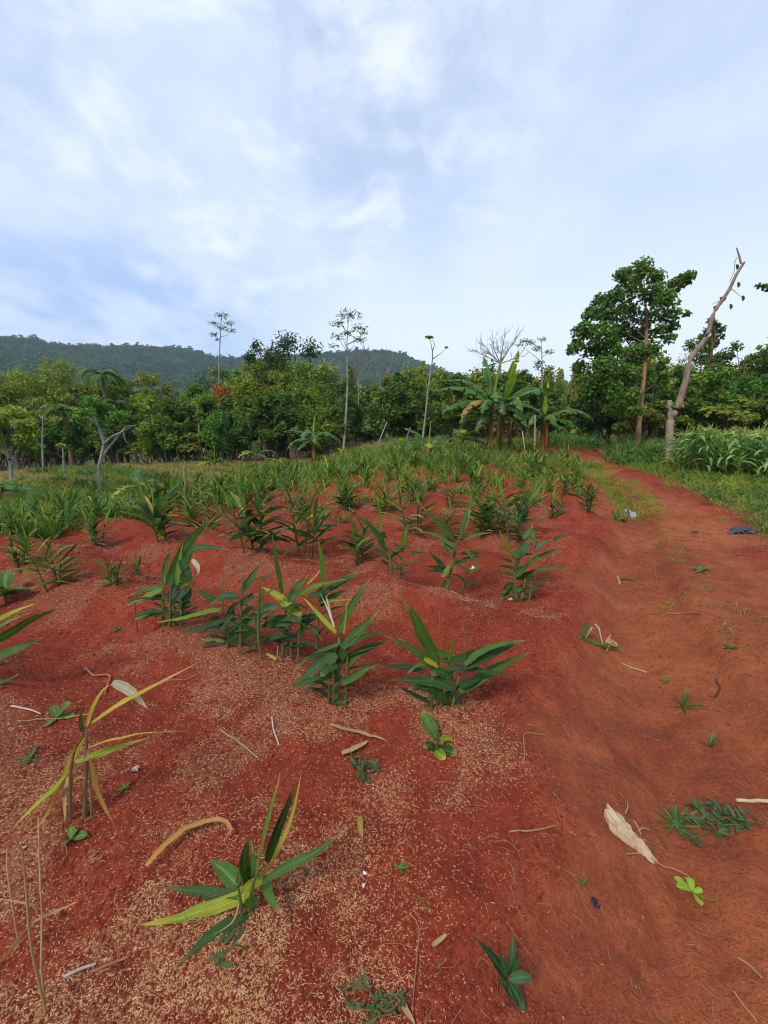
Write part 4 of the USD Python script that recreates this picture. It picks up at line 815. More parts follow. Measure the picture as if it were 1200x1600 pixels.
def bananas():
    g = ground(770, 704)
    banana('tallest banana clump with two red-brown stems and a light green upright leaf', g, [(-.12, 0, 1.55, .075, .02), (.22, .1, 1.5, .075, .06), (.75, .8, 0.95, .05, .05)],
           [(1, 300, 82, 14, 1.85, .44, BY), (0, 110, 80, 30, 1.8, .40, BG), (0, 260, 55, 110, 1.5, .5, BG), (1, 20, 60, 90, 1.9, .5, BG), (0, 160, 62, 80, 1.9, .5, BG), (1, 340, 25, 95, 1.6, .5, BB), (0, 215, 30, 100, 1.6, .5, BD), (1, 320, -40, 35, 1.0, .35, BD), (0, 170, 45, 75, 2.0, .55, BG), (0, 190, 20, 70, 1.9, .5, BB), (0, 205, 0, 60, 1.5, .5, BG), (1, 5, 40, 65, 2.1, .55, BG), (1, 350, 5, 70, 1.7, .5, BB), (1, 300, 10, 80, 1.5, .55, BG),
            (0, 240, 25, 95, 1.6, .55, BG), (0, 270, 35, 115, 1.5, .55, BB), (1, 285, 45, 120, 1.6, .5, BG), (1, 330, -10, 60, 1.4, .45, BG), (0, 150, 0, 70, 1.5, .5, BB), (2, 60, 70, 20, 1.1, .4, BY), (2, 0, 40, 90, 1.1, .35, BG), (2, 200, 20, 80, 1.0, .35, BG), (0, 225, -25, 45, 1.2, .45, BG), (1, 310, -30, 40, 1.2, .45, BB)], 1,
           rolled=[(0, 8, 1.75, .05)])
    g = ground(846, 706)
    banana('banana plant propped by two stakes right of the tallest clump', g, [(0, 0, 1.15, .08, .03), (.16, .1, 1.0, .06, .02)],
           [(0, 60, 86, 10, 1.25, .17, BY), (0, 95, 78, 20, 1.3, .2, BG), (0, 5, 40, 95, 1.9, .6, BG), (0, 350, 10, 80, 1.6, .5, BG), (0, 175, 55, 120, 1.4, .5, BB), (0, 200, 25, 95, 1.4, .5, BG), (0, 225, 35, 125, 1.3, .45, BB), (0, 270, 40, 130, 1.1, .45, BG), (1, 320, 0, 60, 1.1, .4, BG), (0, 185, 5, 60, 1.3, .4, BG)], 2)
    g = ground(490, 728)
    banana('banana plant with a folded yellow-green top leaf, left of the slender white trunk', g, [(0, 0, 1.1, .07, .02)],
           [(0, 168, 42, 62, 1.35, .36, BB), (0, 205, 20, 85, 1.25, .36, BG), (0, 250, 50, 130, 1.2, .34, BB), (0, 280, 40, 125, 1.1, .36, BG), (0, 340, 50, 120, 1.2, .42, BG), (0, 10, 42, 100, 1.2, .4, BG), (0, 120, 50, 100, 1.1, .36, BG), (0, 225, -10, 50, .9, .3, BG)], 3, rolled=[(0, 6, .85, .035)])
    g = ground(402, 752)
    banana('young banana plant with one broad upright leaf, behind the densest ginger clump', g, [(0, 0, 1.02, .035, .0)],
           [(0, 265, 84, 20, .5, .30, BB), (0, 170, 40, 100, .75, .26, BG), (0, 10, 35, 90, .85, .26, BG), (0, 215, 20, 80, .7, .24, BY), (0, 320, 10, 80, .7, .24, BB), (0, 190, -10, 60, .6, .22, BG)], 4)
    for k, (px, py, h, lab) in enumerate([(212, 778, .5, 'low banana plant with a bright leaf left of the weathered post'), (335, 732, .42, 'small banana plant with an upright rolled leaf left of the standing young banana plant'),
                                          (668, 714, .5, 'bushy low banana plant at the foot of the thin leaning pole tree'), (722, 702, .55, 'low banana plant with pale broad leaves left of the tallest clump'),
                                          (573, 692, .75, 'banana plant with feathered leaves in the shade right of the slender white trunk'), (535, 712, .25, 'tiny bright banana sucker right of the banana plant with folded top leaf'),
                                          (625, 706, .35, 'small banana sucker beside the leaning bamboo stake'), (4, 786, .5, 'banana plant cut by the left border showing a yellow leaf'), (432, 728, .35, 'small yellow-leaved banana sucker right of the standing young banana plant'),
                                          (905, 672, .9, 'pale young banana plant beside the bend of the path')]):
        g = ground(px, py) if k != 9 else on_ground(*at(905, 668, 21)[:2]); q = np.random.RandomState(850 + k); s = 1.5 * h / .5
        lv = [(0, a + q.uniform(-20, 20), q.uniform(15, 65), q.uniform(50, 110), .62 * s * q.uniform(.8, 1.2), .22 * s, [BG, BB, BY, BG][i % 4 if k not in (5, 8, 9) else 2]) for i, a in enumerate((170, 10, 250, 320, 60, 120))]
        banana(lab, g, [(0, 0, h * .7, .035 * s, .02)], lv, 10 + k, rolled=[(0, 5, .5 * s, .02)] if k in (1, 2) else [])
bananas()

# ------------------------------------------------------------------ stakes, post, cable
def stake(name, label, cat, a, b, rad, mat, dd=0.0):
    g = ground(*a); d = depth_of(g); t = thing(name, label, cat, g); e = at(*b, d + dd) - g
    obj('pole', tube([[0, 0, -.06], e * .5 + [0.008, 0, 0], e], [rad, rad * .95, rad * .8], 8, 12), mat, t)
    for f in (.3, .6, .85): c = e * f + [0.008 * (1 - abs(2 * f - 1)), 0, 0]; dv = unit(e) * .012; obj('node', tube([c - dv, c, c + dv], [rad, rad * 1.18, rad], 8), mat, t)
    return t
stake('stake', 'straight pale bamboo stake right before the banana plant with two stakes', 'stake', (835, 709), (836, 649), .028, 'bamboo_pole')
stake('stake', 'short thin stake leaning left of the straight pale bamboo stake', 'stake', (821, 712), (816, 674), .022, 'bamboo_pole', .2)
stake('stake', 'leaning grey bamboo pole on the grass right of the slender white trunk', 'stake', (582, 713), (605, 659), .022, 'bark_twig', .5)
stake('stake', 'short leaning grey stake left of the thin leaning pole tree', 'stake', (630, 697), (641, 668), .022, 'bark_twig', .4)
stake('stake', 'thin upright grey stick behind the banana plant with folded top leaf', 'stake', (461, 708), (458, 662), .018, 'bark_pale')
stake('post', 'weathered grey wooden post standing in the grass left of the densest ginger clump', 'post', (289, 770), (288, 727), .055, 'bark_grey')
stake('post', 'split leaning stump in the grass below the white forked tree', 'post', (147, 770), (136, 744), .035, 'bark_grey')
def cable():
    a, b = at(-160, 570, 15), at(131, 651, 15)
    q = [a, a * .5 + b * .5 - [0, 0, .22], b]
    t = tag(obj('cable', tube(q, .012, 5, 24), 'cable_black'), 'thin dark cable running from the left border to the white forked tree', 'cable')
cable()

# ------------------------------------------------------------------ corn
def corn_proto(seed, H, label, group, first):
    rng = np.random.RandomState(900 + seed); t = thing('corn_plant', label, 'corn', first, group=group)
    obj('stalk', tube([[0, 0, -.03], [0.01, 0, H * .5], [0.02, 0.01, H]], [.017, .013, .006], 6, 6), 'stem_green', t)
    az = rng.uniform(0, 6.28)
    for k in range(12):
        z = H * (0.12 + .80 * k / 11); a = az + (k % 2) * math.pi + rng.uniform(-.35, .35); L = rng.uniform(.5, .78) * (1 - .3 * abs(k / 11 - .45)) * .95
        p = arc([0, 0, z], a, math.radians(rng.uniform(48, 72)), math.radians(rng.uniform(95, 150)), L, 9, 1.2)
        obj('leaf', blade(p, .08, [0, 0, 1.0] if k else [0, 0, 1.0], 9, fold=.3, twist=rng.uniform(-.8, .8), profile=(.3, .7), ripple=.04, rng=rng), 'corn_yellow' if k < 1 and rng.rand() < .6 else 'corn_green', t)
    m = MB()
    for k in range(6):
        a = rng.uniform(0, 6.28); m.add(blade(arc([.02, .01, H - .03], a, 1.45 if k == 0 else rng.uniform(.7, 1.3), .25 if k == 0 else rng.uniform(.2, .7), rng.uniform(.2, .34), 5), .020, [math.sin(a), math.cos(a), .3], 5, profile=(.2, .3)))
    obj('tassel', m.get(), 'corn_tassel', t)
    return t
def corn():
    rng = np.random.RandomState(91)
    A = np.array([flat_xy(1062, 742), flat_xy(1200, 758)])
    protos, n = [], 0
    grp = 'tasselled corn plants at the right'
    for row in range(7):
        for k in range(16):
            f = k / 9 + rng.uniform(-.03, .03); b = A[0] + (A[1] - A[0]) * f
            x, y = b[0] + row * .28 + rng.uniform(-.07, .07), b[1] + row * .55 + rng.uniform(-.1, .1)
            ppx = 600 + FPX * x / (y * math.cos(PITCH))
            if ppx > 1320 or (x, y)[1] > 15 or ppx < 1058 + row * 3: continue
            lab = ('leafy green corn plant with yellow tassel in the front row of the corn patch' if row == 0 else 'leafy green corn plant with yellow tassel inside the corn patch behind its front row')
            gr = grp + (', front row' if row == 0 else ', inner rows')
            s = rng.uniform(.74, .95) * (0.8 if f < .12 else 1)
            loc = on_ground(x, y)
            if len(protos) < 4: protos.append(corn_proto(len(protos), [.82, .88, .78, .9][len(protos)], lab, gr, loc))
            else: copy_of(protos[rng.randint(4)], loc, rng.uniform(0, 6.28), s, lab, gr)
corn()

# ------------------------------------------------------------------ ginger
MAT = {'d': 'ginger_dark', 'm': 'ginger_mid', 'l': 'ginger_light', 'L': 'ginger_lime', 'p': 'ginger_pale', 'y': 'leaf_yellow', 'o': 'leaf_orange', 't': 'leaf_tan', 'w': 'leaf_white', 'W': 'weed_green', 'B': 'weed_blue', 's': 'stem_green', 'b': 'stem_brown'}
def traced(name, label, cat, g, crop, stems, leaves, seed, spread=0.13, part='leaf', fill=0):
    """a plant whose stems and leaves follow lines seen in the photograph; crop = (x0, y0, scale); each leaf swings to or from the eye by its own amount"""
    rng = np.random.RandomState(40 + seed); d = depth_of(g); x0, y0, sc = crop
    t = thing(name, label, cat, g); to_eye = unit(EYE - g)
    px = lambda q, dd: at(x0 + q[0] / sc, y0 + q[1] / sc, d + dd) - g
    def above(P):
        h = hgt(P[:, 0] + g[0], P[:, 1] + g[1]) - g[2] + .006; P[:, 2] = np.maximum(P[:, 2], h); return P
    stemlines = []
    for pts, w, mat in stems:
        o = rng.uniform(-.04, .04)
        P = np.array([px(q, o * i) for i, q in enumerate(pts)]); r = max(.0022, w / sc / FPX * d * .5)
        b = P[0] + g; P[0, 2] = min(P[0, 2], float(hgt(b[0], b[1])) - g[2]) - .015
        obj('stem', tube(P, [r * 1.1, r * .95, r * .6], 6, 8), MAT[mat], t)
        if fill and w >= 10 and mat == 's': stemlines.append(P)
    for pts, w, mat in leaves:
        sw = rng.uniform(-spread, spread) * min(1.0, np.hypot(pts[-1][0] - pts[0][0], pts[-1][1] - pts[0][1]) / 200); o = rng.uniform(-.03, .03)
        P = np.array([px(q, o + sw * i / (len(pts) - 1)) for i, q in enumerate(pts)])
        ww = w / sc / FPX * d * 0.92; ln = np.linalg.norm(np.diff(P, axis=0), axis=1).sum()
        P = above(curve(P, 12))
        nrm = to_eye * .9 + [0, 0, .5] + rng.randn(3) * .32
        obj(part, blade(P, ww, nrm, 12, fold=rng.uniform(.1, .38), twist=rng.uniform(-.5, .5), profile=(.45, 1.1) if ww < .3 * ln else (.55, .55), ripple=.055, rng=rng), MAT[mat], t)
    for P in stemlines:
        C = curve(P, 20); H = np.linalg.norm(P[-1] - P[0]); fan = rng.uniform(-.7, .7)
        for k in range(fill):
            f = .38 + .55 * k / fill; az = fan + math.pi * (k % 2) + rng.uniform(-.35, .35)
            q = above(arc(C[int(f * 20)], az, math.radians(rng.uniform(15, 55)), math.radians(rng.uniform(25, 75)), min(.24, H * .6) * rng.uniform(.75, 1.15), 7, 1.3))
            obj(part, blade(q, rng.uniform(.018, .026), np.array([0, 0, 1.0]) + to_eye * .3 + rng.randn(3) * .3, 8, fold=rng.uniform(.1, .35), twist=rng.uniform(-.6, .6), profile=(.45, 1.0), ripple=.03, rng=rng), MAT['ddmdmd'[k % 6]], t)
    return t
A_, B_, C_, D_, E_, F_, G_, H_ = (200, 1150, 3), (0, 1000, 3), (400, 900, 2.667), (400, 700, 3), (0, 700, 3), (480, 700, 4), (740, 690, 5), (200, 1150, 3)
def hero():
    traced('ginger_plant', 'young ginger plant with yellow-edged blades alone at the front left', 'ginger plant', HG['front'], A_,
        [([(555, 885), (575, 760), (592, 670)], 26, 's')],
        [([(595, 670), (640, 470), (715, 170)], 46, 'l'), ([(650, 590), (700, 450), (750, 320), (785, 215)], 42, 'd'), ([(620, 665), (700, 540), (770, 370), (815, 155)], 24, 'y'), ([(655, 665), (770, 600), (880, 545), (1000, 455)], 46, 'm'),
         ([(990, 465), (1035, 430), (1072, 403)], 7, 't'), ([(632, 676), (580, 694), (526, 738)], 46, 'L'), ([(592, 740), (450, 790), (300, 860), (75, 1025)], 66, 'L'), ([(562, 765), (430, 850), (330, 905), (200, 955)], 62, 'd'),
         ([(562, 865), (430, 945), (330, 1010), (233, 1137)], 58, 'd'), ([(562, 690), (546, 600), (568, 460)], 56, 'd'), ([(640, 660), (665, 750), (717, 832)], 48, 'm'), ([(526, 700), (520, 780), (490, 870), (405, 932)], 9, 't'), ([(580, 690), (588, 590), (582, 500)], 34, 'm')], 1)
    g = ground(376, 1432)
    traced('broadleaf_weed', 'broad-leaved weed with toothed leaves growing under the front ginger plant', 'weed', g, A_, [([(535, 860), (530, 790), (518, 715)], 16, 's')],
        [([(515, 700), (455, 635), (383, 575)], 88, 'W'), ([(570, 750), (590, 815), (620, 878)], 62, 'W'), ([(520, 760), (470, 752), (412, 766)], 30, 'W'), ([(518, 710), (522, 660), (532, 610)], 30, 'W'), ([(575, 600), (590, 540), (580, 500)], 26, 'W')], 2)
    g = ground(362, 1492)
    traced('dayflower_weed', 'trailing blue-green weed stems on the soil below the front ginger plant', 'weed', g, A_, [([(560, 890), (500, 980), (440, 1050), (425, 1100)], 6, 's'), ([(470, 1100), (420, 1150), (380, 1190)], 5, 's')],
        [([(552, 893), (515, 945), (478, 988)], 18, 'B'), ([(452, 955), (440, 1000), (428, 1045)], 20, 'B'), ([(430, 1050), (412, 1070), (395, 1095)], 18, 'B'), ([(422, 1078), (455, 1070), (492, 1078)], 22, 'B'), ([(462, 1108), (505, 1088), (552, 1084)], 24, 'B'), ([(462, 1112), (420, 1150), (375, 1198)], 22, 'B')], 3)
    traced('withered_ginger', 'withered ginger plant with bent yellow leaves near the left border', 'ginger plant', HG['withered'], B_,
        [([(390, 905), (402, 600), (408, 420)], 20, 'b'), ([(328, 900), (330, 640), (350, 520), (388, 455)], 15, 'b'), ([(430, 862), (424, 700), (418, 540)], 12, 'b'), ([(182, 1000), (180, 950), (182, 920)], 6, 'b')],
        [([(408, 405), (440, 310), (485, 235), (535, 198)], 26, 'y'), ([(528, 198), (590, 225), (650, 275), (695, 325)], 48, 'w'), ([(430, 388), (560, 300), (700, 225), (925, 108)], 24, 'y'), ([(415, 505), (520, 470), (700, 435), (868, 430)], 22, 'y'),
         ([(350, 572), (430, 545), (550, 505), (690, 460)], 34, 'L'), ([(392, 458), (340, 550), (290, 660), (232, 790)], 28, 'y'), ([(300, 640), (235, 780), (170, 930), (148, 1038)], 24, 'o'), ([(305, 635), (250, 700), (160, 780), (63, 878)], 22, 'L'),
         ([(320, 640), (305, 740), (305, 855)], 24, 't'), ([(420, 555), (440, 660), (470, 750), (545, 885)], 24, 'o'), ([(385, 430), (378, 380), (383, 318)], 18, 'm'), ([(345, 610), (370, 590), (400, 575)], 14, 't'), ([(345, 665), (370, 645), (402, 648)], 12, 'L'), ([(398, 560), (410, 540), (412, 510)], 14, 't')], 4, spread=.06)
    traced('ginger_plant', 'tall ginger plant with fan of long leaves, left of the wide-spread one', 'ginger plant', HG['tall'], C_,
        [([(332, 565), (345, 330), (350, 240)], 25, 's'), ([(372, 535), (380, 370), (380, 300)], 11, 's'), ([(300, 572), (303, 500), (306, 430)], 11, 's'), ([(320, 560), (326, 480), (318, 380)], 9, 's')],
        [([(345, 232), (390, 140), (440, 60), (487, 2)], 36, 'm'), ([(360, 300), (420, 240), (470, 190), (514, 143)], 44, 'm'), ([(365, 298), (430, 260), (490, 243), (542, 234)], 30, 'd'), ([(360, 357), (430, 320), (490, 290), (552, 267)], 38, 'd'), ([(360, 397), (430, 380), (490, 370), (572, 365)], 27, 'd'), ([(360, 447), (420, 415), (460, 390), (502, 374)], 30, 'm'),
         ([(345, 285), (290, 310), (210, 350), (150, 407)], 42, 'm'), ([(352, 290), (322, 310), (282, 350), (248, 398)], 54, 'p'), ([(338, 330), (262, 370), (200, 420), (158, 447)], 52, 'd'), ([(338, 395), (280, 420), (200, 445), (128, 467)], 38, 'd'), ([(322, 410), (250, 450), (165, 492)], 24, 'm'), ([(332, 236), (270, 170), (195, 88)], 24, 'L'), ([(326, 212), (300, 140), (268, 73)], 9, 'w'), ([(365, 240), (375, 160), (380, 103)], 12, 'L'), ([(345, 360), (375, 300), (430, 270)], 38, 'd'), ([(340, 375), (300, 385), (270, 420)], 40, 'd')], 5, fill=4)
    traced('ginger_plant', 'wide ginger plant with long leaves spread flat to both sides', 'ginger plant', HG['spread'], C_,
        [([(800, 608), (832, 470), (850, 410)], 20, 's'), ([(770, 595), (775, 440), (765, 380)], 12, 's'), ([(730, 563), (735, 420)], 15, 's'), ([(764, 300), (764, 220), (766, 140)], 5, 's'), ([(868, 400), (874, 300), (882, 190)], 6, 's'), ([(812, 600), (838, 520), (842, 480)], 14, 'b')],
        [([(752, 348), (700, 260), (660, 170), (602, 88)], 58, 'm'), ([(762, 392), (690, 330), (610, 280), (532, 246)], 34, 'm'), ([(700, 345), (745, 370), (765, 395)], 26, 'L'), ([(815, 340), (750, 310), (688, 263)], 27, 'm'), ([(800, 375), (812, 300), (827, 230)], 22, 'l'), ([(762, 355), (850, 345), (960, 305), (1080, 275)], 34, 'd'), ([(870, 370), (930, 320), (1010, 288), (1128, 266)], 34, 'm'), ([(868, 382), (960, 335), (1060, 290), (1112, 272)], 46, 'd'),
         ([(848, 482), (930, 430), (1030, 370), (1148, 315)], 50, 'm'), ([(790, 385), (870, 385), (960, 400), (1078, 407)], 30, 'd'), ([(830, 470), (740, 440), (640, 435), (556, 433)], 46, 'd'), ([(772, 420), (722, 378), (680, 370), (628, 412)], 46, 'm'), ([(785, 445), (730, 450), (688, 488)], 62, 'm'), ([(722, 527), (650, 492), (588, 458)], 26, 'd'), ([(702, 402), (620, 380), (512, 374)], 36, 'd'), ([(800, 522), (742, 480), (698, 468)], 36, 'd'), ([(850, 460), (900, 440), (960, 420)], 40, 'd'), ([(820, 430), (770, 400), (730, 410)], 40, 'd')], 6, fill=3)
    g = ground(683, 1172)
    traced('ginger_shoot', 'small ginger shoot with rounded leaves in front of the wide-spread ginger plant', 'ginger plant', g, C_, [([(752, 735), (757, 680), (760, 600)], 9, 's')],
        [([(757, 682), (722, 620), (690, 560)], 58, 'm'), ([(757, 708), (800, 760), (834, 828)], 56, 'm'), ([(748, 735), (765, 785), (787, 817)], 42, 'L'), ([(750, 730), (722, 705), (697, 715)], 34, 'm'), ([(765, 682), (795, 676), (830, 690)], 22, 'L')], 7)
    traced('ginger_plant', 'ginger clump of five stems with a lime leaf on its left', 'ginger plant', HG['cluster'], D_,
        [([(36, 1045), (10, 870), (18, 640)], 13, 's'), ([(128, 1035), (125, 900), (140, 760)], 14, 's'), ([(195, 1012), (208, 820), (240, 740)], 13, 's'), ([(275, 953), (298, 740), (312, 640)], 14, 's'), ([(160, 1012), (165, 900), (150, 800)], 11, 's'), ([(98, 1020), (100, 980), (102, 930)], 8, 'y')],
        [([(210, 782), (130, 720), (80, 680), (22, 648)], 54, 'L'), ([(160, 732), (190, 660), (242, 597)], 48, 'm'), ([(122, 682), (100, 560), (75, 398)], 30, 'm'), ([(315, 632), (305, 530), (290, 412)], 38, 'l'), ([(328, 672), (400, 630), (450, 602), (515, 572)], 36, 'm'), ([(290, 740), (370, 690), (442, 658)], 34, 'd'), ([(200, 692), (270, 650), (350, 630), (425, 613)], 26, 'l'), ([(290, 722), (370, 715), (448, 711)], 24, 'L'),
         ([(280, 812), (230, 800), (193, 885)], 54, 'd'), ([(182, 802), (100, 800), (15, 800)], 38, 'd'), ([(172, 822), (80, 820), (-5, 852)], 42, 'm'), ([(192, 882), (90, 890), (-25, 912)], 36, 'd'), ([(240, 930), (150, 930), (108, 952)], 32, 'd'), ([(102, 740), (40, 750), (-5, 772)], 36, 'p'), ([(10, 870), (15, 760), (32, 628)], 30, 'm'), ([(95, 990), (70, 975), (42, 960)], 18, 'y'), ([(100, 1022), (90, 1040), (68, 1062)], 18, 'm'), ([(315, 640), (340, 740), (375, 870)], 9, 'w'), ([(245, 700), (300, 680), (330, 640)], 40, 'd'), ([(140, 760), (190, 740), (250, 760)], 44, 'd'), ([(208, 830), (250, 800), (290, 780)], 42, 'd'), ([(240, 640), (290, 590), (318, 545)], 12, 'y')], 8, fill=5)
    traced('ginger_plant', 'dark leafy ginger plant just left of the five-stem clump', 'ginger plant', HG['leafy'], E_,
        [([(1065, 990), (1068, 880), (1070, 780)], 13, 's'), ([(1125, 922), (1130, 760), (1140, 600)], 12, 's'), ([(1040, 690), (1040, 640), (1042, 590)], 9, 's')],
        [([(1130, 682), (1170, 620), (1225, 535)], 36, 'm'), ([(1060, 872), (1120, 830), (1205, 778)], 42, 'm'), ([(1075, 882), (1140, 840), (1255, 738)], 42, 'm'), ([(1032, 760), (930, 780), (850, 800), (735, 817)], 36, 'l'), ([(1062, 800), (960, 840), (815, 872)], 32, 'd'), ([(1112, 690), (1040, 700), (978, 742)], 38, 'p'), ([(1012, 712), (960, 690), (905, 652)], 30, 'm'), ([(1130, 732), (1200, 680)], 36, 'd'), ([(1120, 792), (1200, 738)], 42, 'd'), ([(1092, 780), (1040, 850), (955, 872)], 30, 'd'),
         ([(1200, 868), (1080, 900), (945, 1000)], 42, 'l'), ([(1012, 910), (975, 918), (935, 932)], 24, 'd'), ([(1200, 930), (1160, 945), (1115, 968)], 18, 'm'), ([(1070, 800), (1100, 740), (1170, 690)], 40, 'd'), ([(1068, 840), (1010, 800), (960, 815)], 38, 'd')], 9, fill=5)
    traced('ginger_plant', 'upright ginger plant with one broad leaf rising to the right, on the left mound', 'ginger plant', HG['broad'], E_,
        [([(770, 892), (765, 780), (765, 650)], 13, 's'), ([(795, 882), (798, 760), (800, 650)], 14, 's'), ([(815, 862), (815, 700)], 11, 's'), ([(845, 852), (850, 690)], 11, 's'), ([(630, 760), (630, 720)], 6, 'b')],
        [([(790, 642), (850, 500), (920, 400), (1010, 320)], 60, 'm'), ([(770, 642), (775, 560), (808, 455)], 27, 'm'), ([(830, 642), (840, 540), (857, 445)], 26, 'l'), ([(870, 560), (900, 480), (980, 465), (1085, 480)], 36, 'm'), ([(760, 652), (680, 665), (585, 697)], 30, 'm'), ([(760, 662), (680, 700), (575, 748)], 36, 'l'), ([(760, 772), (700, 780), (632, 808)], 50, 'm'), ([(770, 700), (700, 700), (635, 690)], 28, 'd'),
         ([(890, 652), (840, 690), (768, 722)], 50, 'd'), ([(882, 602), (860, 630), (818, 608)], 46, 'l'), ([(900, 522), (928, 560), (926, 602)], 24, 'w'), ([(858, 762), (880, 690), (892, 640)], 44, 'd'), ([(840, 772), (880, 740), (918, 713)], 26, 'd'), ([(850, 520), (882, 590), (912, 642)], 44, 'd'), ([(800, 700), (840, 620), (900, 560)], 44, 'd')], 10, fill=4)
    traced('ginger_plant', 'ginger plant cut by the left border, only its long leaf tips in view', 'ginger plant', HG['edge'], E_,
        [([(-84, 1134), (-80, 1000), (-70, 840)], 16, 's'), ([(-110, 1140), (-120, 1000), (-110, 900)], 14, 's')],
        [([(-70, 840), (60, 770), (172, 728)], 26, 'L'), ([(-70, 870), (60, 805), (155, 768)], 30, 'l'), ([(-75, 930), (0, 890), (150, 800), (295, 743)], 46, 'm'), ([(-75, 1005), (60, 950), (205, 888)], 48, 'm'), ([(-78, 1040), (30, 1015), (135, 988)], 28, 'd'), ([(-78, 1120), (30, 1090), (95, 1058)], 30, 'm'), ([(-110, 940), (-200, 900), (-330, 880)], 40, 'd'), ([(-110, 990), (-220, 980), (-330, 1010)], 40, 'm')], 11)
    traced('ginger_plant', 'ginger plant with slanting stem beside the white scrap', 'ginger plant', HG['ten'], F_,
        [([(868, 920), (900, 760), (940, 600), (1015, 390)], 17, 's'), ([(962, 932), (985, 820), (1008, 715)], 12, 's')],
        [([(915, 572), (820, 470), (698, 348)], 36, 'm'), ([(920, 622), (800, 540), (688, 523)], 30, 'm'), ([(912, 662), (880, 620), (838, 598)], 44, 'm'), ([(890, 682), (820, 655), (752, 638)], 30, 'd'), ([(852, 742), (800, 690), (758, 643)], 36, 'd'), ([(880, 752), (800, 745), (728, 735)], 30, 'd'), ([(880, 767), (790, 770), (712, 765)], 28, 'd'), ([(890, 732), (870, 770), (843, 808)], 38, 'l'), ([(930, 732), (1010, 690), (1115, 678)], 38, 'd'), ([(960, 662), (1030, 655), (1105, 665)], 30, 'd'),
         ([(975, 582), (1060, 545), (1155, 528)], 32, 'm'), ([(990, 642), (1030, 680), (1077, 743)], 32, 'l'), ([(960, 552), (985, 440), (1062, 285)], 32, 'm'), ([(870, 832), (840, 870), (815, 893)], 30, 'd'), ([(965, 560), (1000, 480), (1018, 385)], 26, 'l')], 12, fill=4)
    traced('ginger_plant', 'ginger plant nearest the path with leaves in tiers above a straw heap', 'ginger plant', HG['eleven'], G_,
        [([(345, 1305), (320, 1040), (305, 880)], 20, 's'), ([(430, 1255), (450, 1140), (470, 1040)], 18, 's'), ([(355, 1330), (390, 1150), (415, 1010)], 9, 't'), ([(365, 1300), (372, 1240), (362, 1190)], 14, 's')],
        [([(310, 902), (380, 850), (432, 768)], 84, 'd'), ([(300, 892), (250, 810), (198, 688)], 28, 'l'), ([(330, 902), (400, 880), (482, 880)], 36, 'd'), ([(300, 942), (240, 920), (188, 903)], 28, 'd'), ([(310, 987), (250, 975), (176, 970)], 26, 'd'), ([(310, 1042), (250, 1030), (176, 1036)], 26, 'd'), ([(480, 842), (550, 790), (622, 763)], 50, 'p'), ([(620, 772), (680, 740), (755, 738)], 30, 'm'), ([(430, 942), (560, 880), (735, 813)], 42, 'm'), ([(330, 1052), (400, 980), (452, 928)], 50, 'm'), ([(330, 1072), (420, 1030), (505, 988)], 48, 'd'),
         ([(480, 1010), (620, 990), (755, 995)], 30, 'm'), ([(460, 1097), (560, 1085), (685, 1095)], 18, 'd'), ([(380, 1082), (440, 1050), (495, 1028)], 36, 'm'), ([(340, 1172), (400, 1140), (485, 1108)], 48, 'm'), ([(330, 1160), (270, 1170), (208, 1223)], 54, 'm'), ([(320, 1112), (270, 1130), (228, 1183)], 46, 'd'), ([(390, 762), (440, 690), (462, 638)], 46, 'm'), ([(460, 690), (470, 760), (475, 822)], 42, 'm'), ([(320, 1000), (350, 930), (370, 850)], 46, 'd'), ([(330, 1250), (315, 1220), (300, 1200)], 24, 's')], 13, fill=3)
    traced('ginger_plant', 'ginger plant with leaning main stem left of the slanting-stem plant', 'ginger plant', HG['twelve'], F_,
        [([(515, 855), (525, 720), (480, 560)], 17, 's'), ([(572, 873), (595, 700), (602, 640)], 12, 's')],
        [([(490, 592), (420, 520), (325, 395)], 32, 'm'), ([(482, 572), (400, 490), (255, 405)], 32, 'd'), ([(500, 642), (460, 600), (428, 558)], 28, 'd'), ([(500, 682), (450, 660), (415, 618)], 34, 'd'), ([(525, 702), (560, 650), (605, 638)], 38, 'm'), ([(510, 732), (480, 715), (455, 698)], 28, 'd'), ([(600, 642), (610, 560), (632, 465)], 50, 'l'), ([(602, 632), (540, 600), (492, 593)], 28, 'd'), ([(640, 662), (700, 655), (745, 666)], 24, 'm'), ([(550, 742), (620, 735), (675, 730)], 22, 'd'), ([(486, 572), (474, 545), (490, 525)], 44, 'd'), ([(465, 520), (455, 420), (440, 300)], 26, 'l')], 14, fill=4)
hero()

